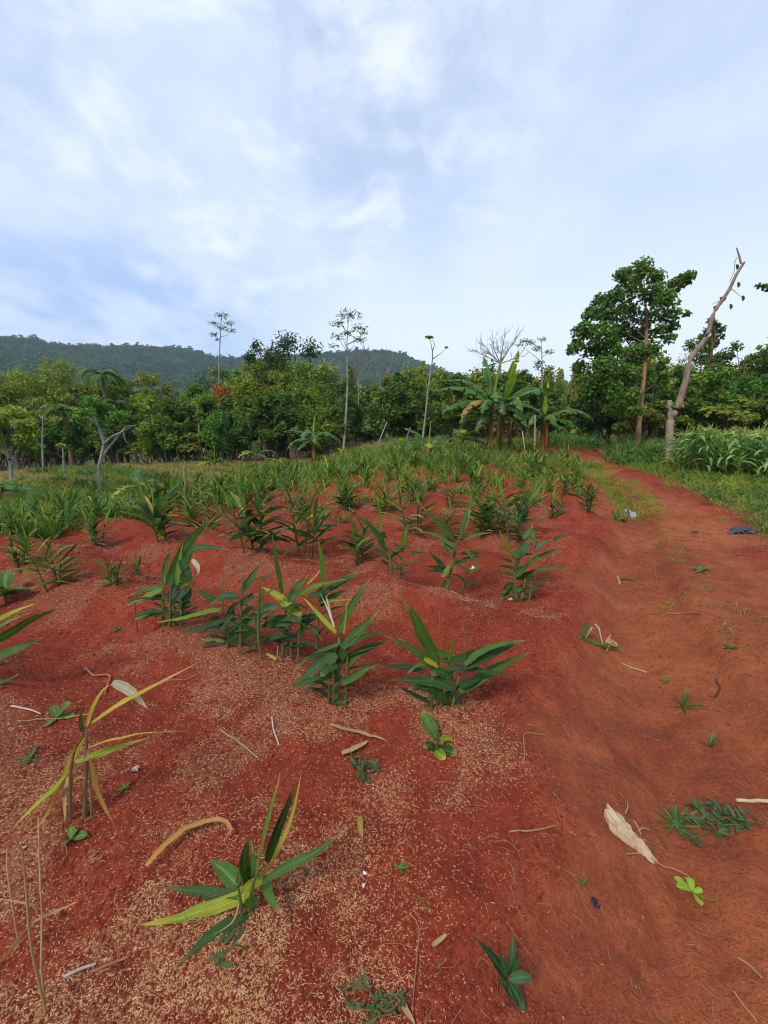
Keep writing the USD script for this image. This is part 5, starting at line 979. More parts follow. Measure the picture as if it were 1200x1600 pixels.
def ginger(name, label, loc, H, stems, seed, group=None, az0=None, seg=8, mats=None, leaves=None):
    """a ginger clump: leaves in two rows along each stem"""
    rng = np.random.RandomState(seed); t = thing(name, label, 'ginger plant', loc, group=group)
    for s in range(stems):
        a = rng.uniform(0, 6.28); r0 = rng.uniform(.01, .085) * (H / .55); b = np.array([math.cos(a) * r0, math.sin(a) * r0 * .8, -.03])
        if s == 0: b[:2] = 0
        h = H * rng.uniform(.6, 1.0) * (1.0 if s else 1.05); ln = rng.uniform(.03, .2) * h
        top = b + [math.cos(a) * ln, math.sin(a) * ln, h * .72]
        P = np.array([b, b * .45 + top * .55 + [0, 0, h * .05], top])
        obj('stem', tube(P, [.0075, .0065, .0035], 5, 6), 'stem_green' if rng.rand() < .75 else 'stem_brown', t)
        C = curve(P, 20); fan = (az0 if az0 is not None else 0) + rng.uniform(-1.0, 1.0) + (0 if az0 is not None else rng.uniform(0, 3.14)); n = leaves or rng.randint(8, 11)
        for k in range(n):
            f = .28 + .72 * k / (n - 1); p = C[int(f * 20)]; az = fan + math.pi * (k % 2) + rng.uniform(-.3, .3)
            el = math.radians(rng.uniform(14, 46) + 46 * max(0, f - .4)); L = H * rng.uniform(.34, .50) * (1 - .25 * abs(f - .6)); dr = math.radians(rng.uniform(15, 60))
            if k == n - 1: el = math.radians(rng.uniform(62, 84)); dr = math.radians(12)
            q = arc(p, az, el, dr, L, 6, 1.3)
            mt = (mats or ['ginger_dark'] * 3 + ['ginger_mid'] * 7 + ['ginger_light'] * 4 + ['ginger_pale'])
            mt = mt[rng.randint(len(mt))]
            if k == n - 1: mt = 'ginger_light' if rng.rand() < .6 else 'ginger_mid'
            if rng.rand() < .035: mt = 'leaf_yellow' if rng.rand() < .6 else 'ginger_lime'
            obj('leaf', blade(q, H * rng.uniform(.046, .066), np.array([0, 0, 1.0]) + rng.randn(3) * .3, seg, fold=rng.uniform(.1, .35), twist=rng.uniform(-.6, .6), profile=(.42, .75), ripple=.02, rng=rng), mt, t)
    return t
MIDLAB = ['dark ginger plant low behind the two leaning-stem plants', 'ginger plant with a brown-yellow stem in its middle, right of the densest clump', 'densest dark ginger clump on the left mound ridge', 'dark ginger clump on the edge of the left mound, left of the densest clump', 'bright green ginger plant on the left among the weeds',
          'low bushy ginger plant right of the bright green left plant', 'ginger plant with pale leaves behind the plant with leaning main stem', 'ginger plant behind the slanting-stem plant, on its right', 'small ginger plant between the pale-leaved and the brown-stemmed plant', 'yellow-green ginger plant in the second row behind the slanting-stem plant',
          'tall dark ginger plant right behind the tiered plant nearest the path', 'low ginger plant at the field edge behind the tiered plant', 'low ginger bush at the field corner beside the path', 'ginger plant in the third row behind the pale-leaved plant', 'broad ginger bush behind the low dark plant in mid field',
          'small ginger plant at the field edge above the low bush at the corner', 'ginger plant behind the tall dark plant near the path', 'ginger plant in the third row right of the pale-leaved plant', 'ginger plant in the third row above the pale-leaved plant', 'ginger plant right behind the brown-stemmed plant',
          'small pale ginger plant in front of the left mound', 'ginger plant at the left border among the green weeds', 'low ginger plant between the left edge clump and the densest clump', 'ginger plant standing on the green slope behind the low bushy left plant']
def mids():
    for k, ((px, py, hp, st), g) in enumerate(zip(MIDPX, MIDG)):
        H = hp / FPX * depth_of(g) * 1.12
        mats = None
        if k in (2, 3, 14): mats = ['ginger_dark'] * 4 + ['ginger_mid'] * 5 + ['ginger_light']
        if k in (4, 9): mats = ['ginger_light'] * 4 + ['ginger_mid'] * 3 + ['ginger_lime']
        if k == 6: mats = ['ginger_light'] * 3 + ['ginger_pale'] * 3 + ['ginger_mid'] * 2
        ginger('ginger_plant', MIDLAB[k], g, H, max(3, int(round(st * .75))), 2000 + k, az0=0.0, mats=mats)
    # the rest of the field: more plants in rows, and the green slope on the left
    rng = np.random.RandomState(23)
    zones = [('ginger plant on the green slope below the white forked tree', 'ginger plants on the green slope at the left'), ('ginger plant in the far rows of the field', 'ginger plants in the far rows of the field'), ('ginger plant in the far rows beside the path', 'ginger plants in the far rows beside the path')]
    protos = []
    cl = [stage.GetPrimAtPath('/World')]
    taken = [(q[0], q[1]) for q in MIDG] + [(q[0], q[1]) for q in HG.values()]
    count = 0
    for tries in range(9000):
        if count >= 270: break
        y = rng.uniform(4.6, 16.5); x = rng.uniform(-8.5, 5)
        l, r = path_edges(y); px = 600 + FPX * x / (y * math.cos(PITCH))
        if x > l - .25 or px < -40: continue
        slope = (-x * 0.7 + y * 0.7) > 5.9 + .4 * math.sin(x * 3) and x < -1.7
        if not slope and y < 7.6 - .12 * abs(x): continue
        if y > 13 + max(0, x) * .9 or (slope and (-x * .7 + y * .7) > 9.8): continue
        if min((x - a) ** 2 + (y - b) ** 2 for a, b in taken) < ((.62 if y < 10.5 else .42) if not slope else .32) ** 2: continue
        taken.append((x, y)); z = 0 if slope else (2 if px > 800 else 1); count += 1
        s = rng.uniform(.34, .62) * (.85 if y > 10 else 1); lab, grp = zones[z]; side = ('left of the densest clump', 'behind the densest clump', 'behind the plant with leaning main stem', '')[0 if px < 300 else (1 if px < 500 else (2 if px < 800 else 3))]
        if z == 1: lab, grp = lab + ', ' + side, grp + ' ' + side
        if z == 0: lab, grp = lab + (' by the left border' if px < 120 else ''), grp + (' by the left border' if px < 120 else '')
        loc = on_ground(x, y)
        if len(protos) < 7:
            k = len(protos)
            protos.append(ginger('ginger_plant', lab, loc, .5, [4, 5, 6, 3, 5, 4, 6][k], 3000 + k, grp, seg=5, leaves=7, mats=['ginger_mid'] * 4 + ['ginger_light'] * 6 + ['ginger_lime'] if k != 2 else ['ginger_dark'] * 4 + ['ginger_mid'] * 5))
        else: copy_of(protos[rng.randint(7)], loc, rng.uniform(0, 6.28), s / .5, lab, grp)
mids()

# ------------------------------------------------------------------ grass, weeds in the mass
def tuft(rng, n, h, w, spread, lean):
    m = MB()
    for _ in range(n):
        a = rng.uniform(0, 6.28); b = np.array([rng.normal(0, spread), rng.normal(0, spread), -.02])
        m.add(blade(arc(b, a, math.radians(rng.uniform(90 - lean, 88)), math.radians(rng.uniform(20, 95)), h * rng.uniform(.55, 1.1), 4), w, np.array([math.sin(a), -math.cos(a), .4]) * 0 + [0, 0, 1.0] + rng.randn(3) * .3, 4, profile=(.2, .6), rng=rng))
    return m.get()
def broad_tuft(rng, n, h, w):
    m = MB()
    for _ in range(n):
        a = rng.uniform(0, 6.28); b = np.array([rng.normal(0, .1), rng.normal(0, .1), rng.uniform(0, h * .6)])
        m.add(blade(arc(b, a, rng.uniform(.2, 1.1), rng.uniform(.5, 1.3), h * rng.uniform(.4, .8), 4), w, [0, 0, 1.0] + rng.randn(3) * .3, 4, profile=(.6, .6), rng=rng))
    return m.get()
def meadow():
    rng = np.random.RandomState(29)
    pr = [('grass_blades', tuft(rng, 16, .34, .011, .09, 30), 'grass_green'), ('grass_blades', tuft(rng, 18, .26, .012, .10, 40), 'grass_green'), ('grass_blades', tuft(rng, 14, .30, .010, .09, 35), 'grass_dry'),
          ('grass_blades', tuft(rng, 16, .40, .015, .10, 30), 'grass_rich'), ('weed_leaves', broad_tuft(rng, 22, .24, .045), 'grass_rich'), ('ginger_leaves', tuft(rng, 15, .42, .030, .07, 50), 'grass_ginger'), ('grass_blades', tuft(rng, 20, .15, .010, .11, 55), 'grass_green')]
    pos, ids, sc = [], [], []
    # behind and left: meadow
    n = 60000; th = np.radians(rng.uniform(-50, 47, n)); r = np.sqrt(rng.uniform(3.6 ** 2, 24.5 ** 2, n)); x, y = r * np.sin(th), r * np.cos(th)
    gm, l = meadow_mask(x, y), path_edges(y)[0]
    patch = fb(x, y, .55, 3, 51) + .5
    dens = gm * np.interp(patch, [.2, .42, .6], [.25, .8, 1.0]) * np.interp(r, [3.6, 10, 24], [.75, .62, .5])
    keep = rng.rand(n) < dens
    slope = ((-x * .7 + y * .7) > 5.4) & (x < -1.2) & (r < 12.5)
    right = x > path_edges(y)[1] - .3
    field = (y < 13.5) & ~right
    dry = fb(x, y, .45, 3, 52) > np.where(x < 0, -.05, .07)
    for i in np.nonzero(keep)[0]:
        u = rng.rand()
        if right[i]:
            k = 6 if u < .5 else (1 if u < .75 else (0 if u < .9 else 4)); s = rng.uniform(.5, 1.0) * np.interp(y[i], [3, 8, 12], [.55, .7, 1.1])
        elif slope[i]: k = 5 if u < .5 else (4 if u < .64 else (3 if u < .85 else 0)); s = rng.uniform(.6, 1.05)
        elif field[i]: k = 5 if u < .45 else (0 if u < .7 else (1 if u < .82 else 2)); s = rng.uniform(.6, 1.0)
        else: k = (2 if u < .55 else 6) if dry[i] else (0 if u < .4 else (1 if u < .75 else (3 if u < .92 else 4))); s = rng.uniform(.6, 1.15)
        pos.append((x[i], y[i])); ids.append(k); sc.append(s)
    # sparse tufts on the field edge and between the rows
    for _ in range(2600):
        yy = rng.uniform(5.0, 13); xx = rng.uniform(-5, path_edges(yy)[0] + .25)
        if rng.rand() > np.interp(yy, [5, 8.5, 12], [.02, .35, 1.0]) * (1 if xx < path_edges(yy)[0] - .1 else .25): continue
        pos.append((xx, yy)); ids.append(5 if rng.rand() < .5 else (0 if rng.rand() < .5 else 6)); sc.append(rng.uniform(.5, .95))
    # strip of grass down the middle of the path further off, and tall growth under the trees on the right
    for _ in range(900):
        yy = rng.uniform(6.2, 13); l, r = path_edges(yy); xx = l + (r - l) * np.interp(yy, [6.2, 9, 13], [.42, .45, .5]) + rng.normal(0, .16)
        if rng.rand() < .75: pos.append((xx, yy)); ids.append(6); sc.append(rng.uniform(.35, .7))
    for _ in range(150):                               # trodden tufts along the lip of the rut
        yy = rng.uniform(2.4, 9); l, r = path_edges(yy); xx = l + np.interp(yy, [1, 3, 6, 10], [0.95, 0.8, 0.62, 0.5]) + rng.normal(.05, .14)
        pos.append((xx, yy)); ids.append(6 if rng.rand() < .7 else 2); sc.append(rng.uniform(.12, .38))
    for _ in range(1700):
        d = rng.uniform(11.5, 20); px = rng.uniform(850, 1260); xx, yy = d * (px - 600) / FPX, d
        if path_mask(xx, yy) > .2: continue
        if px < 935 and d < 16.8: continue
        pos.append((xx, yy)); ids.append(int(rng.choice([0, 3, 4, 3]))); sc.append(rng.uniform(1.0, 2.0) if d > 12.5 else rng.uniform(.7, 1.2))
    P = np.array(pos); z = hgt(P[:, 0], P[:, 1])
    instancer('meadow_grass', pr, np.c_[P, z], rng.uniform(0, 6.28, len(P)), np.array(sc), ids, None, label='mixed green and straw-coloured grass and low weeds covering the meadow and field edges', cat='grass')
    print('tufts', len(P))
meadow()

# ------------------------------------------------------------------ husks, crumbs of soil, straw
def near_points(n, rng, lo=.62, hi=8.0, left=-46, right=46, power=1.0):
    th = np.radians(rng.uniform(left, right, n)); r = lo * (hi / lo) ** (rng.rand(n) ** power); return r * np.sin(th) * 1.0, r * np.cos(th), r
def flakes(x, y, L, W, rng, lift=.0004, thick=.35):
    """little boat-shaped flakes lying on the soil"""
    k = len(x); z = hgt(x, y); e = .01
    nx, ny = (hgt(x - e, y) - hgt(x + e, y)) / (2 * e), (hgt(x, y - e) - hgt(x, y + e)) / (2 * e)
    nn = unit(np.stack([nx, ny, np.ones(k)], 1)); a = rng.uniform(0, 6.28, k); d = np.stack([np.cos(a), np.sin(a), rng.normal(0, .28, k)], 1)
    d = unit(d - nn * (d * nn).sum(1, keepdims=True) * .7); s = np.cross(nn, d); c = np.stack([x, y, z], 1) + nn * (lift + .5 * W[:, None])
    L, W = L[:, None] * .5, W[:, None] * .5
    v = np.stack([c - d * L, c + s * W - d * L * .2 - nn * W * .3, c - s * W - d * L * .2 - nn * W * .3, c + nn * W * .8 - d * L * .1, c + d * L], 1).reshape(-1, 3)
    i = np.arange(k) * 5; f = np.vstack([np.stack([i + p, i + q, i + w], 1) for p, q, w in ((0, 1, 3), (0, 3, 2), (4, 3, 1), (4, 2, 3))])
    return v, f
def husks():
    rng = np.random.RandomState(37)
    x, y, r = near_points(560000, rng, .6, 6.5, -62, 50)
    hm = husk_mask(x, y) * (1 - path_mask(x, y)) * (1 - meadow_mask(x, y)) + .11 * field_side(x, y) * (1 - .85 * path_mask(x, y)) * (.05 + 1.7 * smooth(-.15, .2, fb(x, y, 3.5, 2, 46))) + .008
    keep = rng.rand(len(x)) < hm ** 1.25 * .56
    x, y, r = x[keep], y[keep], r[keep]; k = len(x)
    L = rng.uniform(.005, .0105, k) * np.interp(r, [1, 3, 6], [1, 1.25, 1.7]); W = L * rng.uniform(.2, .34, k)
    tag(obj('rice_husks', flakes(x, y, L, W, rng), 'husk', smooth_=False), 'pale rice husks strewn over the red soil and heaped round the ginger plants', 'husks', kind='stuff')
    print('husks', k)
    x, y, r = near_points(42000, rng, .6, 8.5, -62, 60); k = len(x)
    s = .003 * (1 + rng.pareto(3.0, k)).clip(1, 3.0) * np.interp(r, [1, 6], [1, 1.8]); pm = path_mask(x, y)
    keep = (rng.rand(k) < 1 - .25 * pm) & (meadow_mask(x, y) < .5); x, y, s = x[keep], y[keep], s[keep]; k = len(x)
    base = np.array([[1, 0, 0], [-1, 0, 0], [0, 1, 0], [0, -1, 0], [0, 0, 1], [0, 0, -1]], float)
    v = (base[None] * rng.uniform(.6, 1.15, (k, 6, 1)) + rng.normal(0, .18, (k, 6, 3))) * s[:, None, None] * [1, 1, .75] + np.stack([x, y, hgt(x, y) + s * .25], 1)[:, None]
    F = np.array([[0, 2, 4], [2, 1, 4], [1, 3, 4], [3, 0, 4], [2, 0, 5], [1, 2, 5], [3, 1, 5], [0, 3, 5]])
    f = (F[None] + (np.arange(k) * 6)[:, None, None]).reshape(-1, 3)
    on_path = (path_mask(x, y) > .45)[np.repeat(np.arange(k), 8)]
    tag(obj('soil_crumbs', (v.reshape(-1, 3), f[~on_path]), 'clod', smooth_=False), 'small crumbs of dark red earth lying loose on the field', 'soil', kind='stuff')
    tag(obj('path_crumbs', (v.reshape(-1, 3), f[on_path]), 'clod_path', smooth_=False), 'small crumbs of orange earth lying loose on the path', 'soil', kind='stuff')
    # thin straws and rootlets
    m = MB(); x, y, r = near_points(1000, rng, .7, 9.0, -58, 54)
    for a, b, q in zip(x, y, r):
        if meadow_mask(a, b) > .6 or rng.rand() < .3 + .2 * (a < -1): continue
        L = rng.uniform(.02, .085) * np.interp(q, [1, 6], [.8, 1.5]); g = rng.uniform(0, 6.28); d = np.array([math.cos(g), math.sin(g)]); pr = np.array([-d[1], d[0]]); bend = rng.normal(0, .18) * L
        pts = np.array([[a, b] - d * L / 2, [a, b] + pr * bend, [a, b] + d * L / 2]); z = hgt(pts[:, 0], pts[:, 1]) + [.004, .006 + .05 * L * rng.rand(), .004]
        m.add(tube(np.c_[pts, z], [.0009 * np.interp(q, [1, 6], [1, 2.2]), .0006 * np.interp(q, [1, 6], [1, 2.2])], 3, 4))
    tag(obj('straw_litter', m.get(), 'straw'), 'thin dry straws and rootlets scattered on the soil', 'straw', kind='stuff')
husks()

# ------------------------------------------------------------------ single things lying on the soil
def on(px, py, up=0.0): g = ground(px, py); return g + [0, 0, up]
def lying(name, label, cat, pix, rad, mat, lift=.006, flat=None, sides=6):
    """a stick or leaf lying along pixels of the ground"""
    P = np.array([on(*p) for p in pix]); g = P[len(P) // 2].copy(); C = curve(P, 10); C[:, 2] = hgt(C[:, 0], C[:, 1]) + lift
    if flat: mesh = blade(C - g, flat, [0, 0, 1.0], 10, fold=.3, profile=(.3, .5), ripple=.06)
    else: mesh = tube(C - g, rad, sides)
    t = thing(name, label, cat, g); obj('blade' if flat else 'shaft', mesh, mat, t); return t
def chunk():
    """splintered piece of weathered wood"""
    g = on(978, 1308); rng = np.random.RandomState(5)
    a, b = on(956, 1282) - g, on(1012, 1334) - g; L = np.linalg.norm(b - a); ax = unit(b - a); sd = unit(np.cross([0, 0, 1.0], ax))
    t = thing('wood_chunk', 'splintered piece of pale wood lying at the edge of the path', 'wood', g)
    n, w = 14, 9; top, bot = [], []
    for i in range(n + 1):
        f = i / n; half = .042 * np.interp(f, [0, .15, .45, .8, 1], [.95, 1.2, .85, .5, .3])
        for j in range(w + 1):
            u = j / w * 2 - 1; e = 0.018 * rng.randn() if i in (0, n) else 0.0015 * rng.randn()
            jag = -.022 * (i == 0) * (j in (3, 4, 7)) + .01 * (i == n) * (j % 2)
            p = a + ax * (L * f + e * .6 + jag) + sd * (u * half + .0025 * rng.randn())
            hh = .024 * (1 - u * u * .75) * np.interp(f, [0, .3, 1], [.9, 1, .55]) + .003 * rng.randn() + .004 * math.sin(u * 14 + f)
            top.append(p + [0, 0, hh + .004]); bot.append(p + [0, 0, -.004])
    v = np.array(top + bot); z = hgt(v[:, 0] + g[0], v[:, 1] + g[1]) - g[2]; base = (a + b)[2] / 2; v[:, 2] = v[:, 2] - a[2] - (b - a)[2] * np.tile(np.repeat(np.linspace(0, 1, n + 1), w + 1), 2) + z
    N = (n + 1) * (w + 1); q = []
    for i in range(n):
        for j in range(w):
            k = i * (w + 1) + j; q += [[k, k + 1, k + w + 2, k + w + 1], [N + k, N + k + w + 1, N + k + w + 2, N + k + 1]]
    for i in range(n):
        for k in (i * (w + 1), i * (w + 1) + w): q.append([k, k + w + 1, N + k + w + 1, N + k])
    for j in range(w):
        for k in (j, n * (w + 1) + j): q.append([k, k + 1, N + k + 1, N + k])
    obj('wood', (v, q), 'wood_cut', t, smooth_=40)
    for pts in ([(990, 1290), (996, 1300), (1001, 1312)], [(976, 1278), (980, 1268), (979, 1258)], [(996, 1306), (1004, 1300), (1014, 1304)]):
        P = np.array([on(*p) for p in pts]) - g + [0, 0, .02]; obj('splinter', tube(P, [.004, .002], 5, 5), 'straw', t)
chunk()
lying('dry_root', 'thin dry root curving from the wood piece to the lime green seedling', 'root', [(977, 1337), (1000, 1336), (1030, 1352), (1055, 1360), (1076, 1371)], [.0028, .0018], 'straw')
lying('wood_strip', 'straight flat strip of wood at the right border', 'wood', [(1150, 1253), (1180, 1253), (1235, 1253)], [.007, .007], 'wood_cut', .006)
lying('wood_strip', 'long flat sliver of bamboo lying across the field edge', 'wood', [(970, 1037), (990, 1046), (1010, 1052)], [.006, .008], 'straw', .006)
lying('dry_leaf', 'dry tan leaf sheath pointing right below the tall ginger plant', 'dry leaf', [(515, 1136), (558, 1147), (606, 1161)], 0, 'leaf_tan', .012, .020)
lying('dry_leaf', 'short crumpled dry leaf under the tan leaf sheath', 'dry leaf', [(534, 1182), (553, 1175), (575, 1162)], 0, 'leaf_tan', .014, .026)
lying('stick', 'straight tan stick left of the tall ginger plant', 'stick', [(345, 1142), (375, 1163), (404, 1186)], [.004, .004], 'straw')
lying('stick', 'small whitish stick standing out right of the tan stick', 'stick', [(425, 1122), (428, 1143), (436, 1166)], [.0035, .003], 'straw_white')
lying('stick', 'pale stick lying left of the withered ginger plant', 'stick', [(18, 1105), (45, 1110), (64, 1117)], [.005, .003], 'straw_white')
lying('stick', 'long dry stalk lying behind the withered ginger plant', 'stick', [(36, 1129), (70, 1125), (138, 1118)], [.003, .003], 'straw')
lying('stick', 'pinkish straight straw ending in a pale tip right of the folded leaf', 'stick', [(248, 1068), (285, 1064), (313, 1053)], [.003, .004], 'twig_red')
lying('root_twig', 'forked red-brown twig on the soil above the folded yellow leaf', 'twig', [(133, 1047), (150, 1058), (172, 1056), (168, 1072), (164, 1087)], [.006, .005, .003], 'twig_red', .01)
lying('dry_leaf', 'large curled yellow dry leaf between the withered and the front ginger plants', 'dry leaf', [(230, 1366), (262, 1330), (300, 1302), (343, 1292), (362, 1306), (352, 1324)], 0, 'leaf_orange', .03, .020)
lying('bark_piece', 'pale splintered bark piece at the bottom edge', 'bark', [(620, 1556), (632, 1580), (648, 1606)], 0, 'straw', .010, .013)
lying('bark_piece', 'small tan bark piece right of the husks at the bottom', 'bark', [(675, 1482), (686, 1474), (699, 1463)], 0, 'leaf_tan', .008, .012)
lying('bark_piece', 'short upright-looking brown bark strip in mid foreground', 'bark', [(562, 1278), (563, 1296), (566, 1314)], 0, 'leaf_orange', .008, .02)
lying('stick', 'grey stick in the husks at the lower left', 'stick', [(100, 1530), (128, 1516), (150, 1508)], [.004, .003], 'straw_white')
lying('stick', 'brown stick in the husks right of the grey stick', 'stick', [(140, 1522), (170, 1510), (201, 1498)], [.004, .003], 'twig_red')
lying('root_twig', 'thin root running down towards the bottom edge', 'root', [(640, 1430), (655, 1450), (652, 1490), (646, 1560), (644, 1600)], [.0018, .0014], 'twig_red')
lying('stick', 'dark bent twig on the right side of the path', 'twig', [(1118, 1062), (1124, 1075), (1121, 1084), (1116, 1090)], [.005, .004], 'twig_dark')
lying('stick', 'pale twig pair on the field edge left of the wood piece', 'twig', [(796, 1302), (830, 1300), (868, 1292)], [.003, .0022], 'straw')
lying('stick', 'thin bent straw at the field edge below the straw heap', 'straw', [(819, 1190), (819, 1168), (820, 1148), (852, 1150)], [.0022, .0018], 'straw')
lying('stick', 'long thin straw at the lower right corner', 'straw', [(1146, 1552), (1165, 1578), (1182, 1600)], [.003, .002], 'straw')
lying('stick', 'short dry twig cluster at the lower right border', 'twig', [(1153, 1500), (1172, 1512), (1190, 1530)], [.003, .003], 'straw')
lying('stick', 'straw lying across the path in mid distance', 'straw', [(1040, 958), (1068, 959), (1094, 960)], [.004, .003], 'straw')
lying('stick', 'small pinkish stump of stick at the edge of the rut', 'stick', [(965, 902), (967, 908), (968, 914)], [.012, .012], 'straw')
def scrap(name, label, cat, px, py, w, mat, seed, flat=.35, n=3):
    rng = np.random.RandomState(seed); g = on(px, py); w = w / FPX * depth_of(g); t = thing(name, label, cat, g)
    for k in range(n):
        N = 7; u, v = np.meshgrid(np.linspace(-.5, .5, N), np.linspace(-.5, .5, N), indexing='ij'); o = rng.normal(0, .2, 2) * (k > 0)
        P = np.stack([u + o[0], v * .7 + o[1], meshkit.noise(np.stack([u * 4 + seed, v * 4 + k, u * 0], -1)) * flat], -1) * w; a = rng.uniform(0, 6.28); c, s = math.cos(a), math.sin(a)
        P = P @ np.array([[c, s, 0], [-s, c, 0], [0, 0, 1]]); P = P.reshape(-1, 3) + rng.normal(0, .03 * w, (N * N, 3)) * [1, 1, .4]; P[:, 2] = np.abs(P[:, 2]) + .003 + hgt(P[:, 0] + g[0], P[:, 1] + g[1]) - g[2]
        q = [[i * N + j, i * N + j + 1, (i + 1) * N + j + 1, (i + 1) * N + j] for i in range(N - 1) for j in range(N - 1)]
        obj('fold', (P, q), mat, t)
    return t
scrap('plastic_wrapper', 'crumpled blue and white plastic wrapper in the path rut', 'litter', 983, 808, 13, 'plastic_blue', 1, .9)
scrap('plastic_wrapper', 'dark crumpled plastic left of the blue and white wrapper', 'litter', 973, 815, 9, 'plastic_black', 2, .4, 2)
scrap('plastic_sheet', 'flat black plastic scrap at the grassy edge on the right', 'litter', 1160, 830, 27, 'plastic_black', 3, .12, 3)
scrap('plastic_sheet', 'tiny black scrap on the path left of the flat black plastic', 'litter', 1085, 833, 10, 'plastic_black', 4, .3, 1)
scrap('paper_scrap', 'small white scrap on the red soil beside the slanting-stem ginger plant', 'litter', 739, 891, 8, 'plastic_white', 5, .8, 2)
scrap('paper_scrap', 'white lump under the tiered ginger plant', 'litter', 797, 939, 7, 'plastic_white', 6, .8, 1)
scrap('paper_scrap', 'thin white strip bent in the middle, in the foreground soil', 'litter', 570, 1366, 6, 'plastic_white', 7, .5, 1)
scrap('paper_scrap', 'second piece of the thin white strip just below it', 'litter', 568, 1385, 5, 'plastic_white', 8, .5, 1)
scrap('seed_husk', 'dark purple-black berry on the path', 'berry', 931, 1417, 10, 'plastic_black', 9, .9, 3)
scrap('dry_clump', 'tan torn leaf clump right of the withered ginger stems', 'dry leaf', 212, 1205, 12, 'straw_white', 10, .7, 2)
scrap('banana_sheath', 'white banana stem fragment at the foot of the tallest clump', 'litter', 762, 706, 8, 'plastic_white', 11, .5, 1)

def weed(name, label, px, py, size, mat, n, seed, el=(.2, 1.0), width=.3, prof=(.6, .6), cat='weed', rise=0.0):
    rng = np.random.RandomState(seed); g = on(px, py); s = size / FPX * depth_of(g); t = thing(name, label, cat, g)
    if rise: obj('stem', tube([[0, 0, -.01], [.01 * s, 0, rise * s]], [.05 * s, .03 * s], 5, 3), 'stem_green', t)
    for k in range(n):
        a = k * 2.4 + rng.uniform(-.3, .3); e = rng.uniform(*el); L = s * rng.uniform(.6, 1.1)
        p = arc([0, 0, rise * s * rng.uniform(.5, 1)], a, e, rng.uniform(.3, .9), L, 5); p[:, 2] = np.maximum(p[:, 2], hgt(p[:, 0] + g[0], p[:, 1] + g[1]) - g[2] + .004)
        obj('leaf', blade(p, L * width, [0, 0, 1.0] + rng.randn(3) * .2, 6, fold=.2, profile=prof, ripple=.05, rng=rng), mat, t)
    return t
def trailing(name, label, px, py, rx, ry, n, per, mat, seed, lw=7, cat='weed'):
    """creeping stems with small leaves"""
    rng = np.random.RandomState(seed); g = on(px, py); d = depth_of(g); t = thing(name, label, cat, g)
    for k in range(n):
        a = rng.uniform(0, 6.28); e = on(px + rx * math.cos(a) * rng.uniform(.5, 1), py + ry * math.sin(a) * rng.uniform(.5, 1)) - g; mid = e * .5 + np.r_[rng.normal(0, .02, 2), .02]
        C = curve([[0, 0, .005], mid, e + [0, 0, .012]], 10); C[:, 2] = np.maximum(C[:, 2], hgt(C[:, 0] + g[0], C[:, 1] + g[1]) - g[2] + .005)
        obj('stem', tube(C, .0018, 4), 'stem_green', t)
        for j in range(per):
            c = C[rng.randint(2, 11)]; b = rng.uniform(0, 6.28); L = lw * rng.uniform(1.6, 3.0) / FPX * d
            p = arc(c, b, rng.uniform(.1, .8), rng.uniform(.2, .8), L, 4); p[:, 2] = np.maximum(p[:, 2], hgt(p[:, 0] + g[0], p[:, 1] + g[1]) - g[2] + .004)
            obj('leaf', blade(p, L * .26, [0, 0, 1.0] + rng.randn(3) * .3, 5, profile=(.5, .6), rng=rng), mat, t)
    return t
weed('seedling', 'lime green seedling with seven rounded leaves on the path', 1081, 1398, 27, 'weed_lime', 7, 1, (.15, .8), .46, (.9, .35), rise=.25)
def serrated():
    g = on(793, 1562)
    traced('thistle_weed', 'dark green weed with long toothed leaves at the bottom right of the field', 'weed', g, (720, 1430, 3), [([(225, 420), (222, 330), (220, 280)], 12, 's')],
           [([(215, 290), (150, 200), (60, 95)], 46, 'dk'), ([(225, 280), (240, 190), (246, 85)], 42, 'dk'), ([(228, 300), (290, 290), (335, 295)], 46, 'dk'), ([(225, 310), (270, 390), (300, 470)], 50, 'dk'), ([(222, 320), (235, 420), (240, 500)], 50, 'dk'), ([(215, 320), (180, 380), (165, 470)], 40, 'dk'), ([(212, 290), (200, 230), (185, 170)], 34, 'dk'), ([(230, 290), (265, 225), (285, 180)], 30, 'dk')], 21, spread=.08)
MAT['dk'] = 'weed_dark'
serrated()
trailing('creeping_weed', 'wide blue-green creeping weed on the path near the right border', 1110, 1288, 88, 36, 16, 7, 'weed_blue', 3)
weed('grass_weed', 'bright green grassy shoots at the left end of the wide creeping weed', 1055, 1290, 42, 'weed_green', 12, 4, (.1, .7), .10)
weed('grass_tuft', 'dark grass tuft on the path with one yellow blade', 1065, 1106, 34, 'ginger_mid', 11, 5, (.3, 1.2), .09, cat='grass')
weed('grass_tuft', 'small green leaf pair standing on the path below the dark tuft', 1108, 1168, 32, 'weed_green', 4, 6, (.9, 1.4), .2, cat='grass')
weed('grass_tuft', 'tiny pale green weed in the middle of the path', 1143, 1014, 14, 'weed_green', 6, 7, (.2, .9), .45, cat='weed')
trailing('creeping_weed', 'blue-green creeping weed below the dry tan leaf sheath', 562, 1205, 34, 32, 9, 6, 'weed_blue', 8, 5)
trailing('creeping_weed', 'blue-green creeping weed at the bottom edge beside the bark piece', 585, 1565, 62, 48, 10, 5, 'weed_blue', 9, 6)
weed('seedling', 'three-leaved seedling left of the withered ginger plant', 88, 1122, 30, 'weed_green', 4, 10, (.2, 1.1), .5, (.7, .4))
weed('seedling', 'bluish star-shaped weed below the three-leaved seedling', 45, 1188, 22, 'weed_blue', 8, 11, (.1, .7), .2)
weed('seedling', 'tiny weed right of the withered ginger stems', 195, 1232, 14, 'weed_green', 6, 12, (.1, .8), .3)
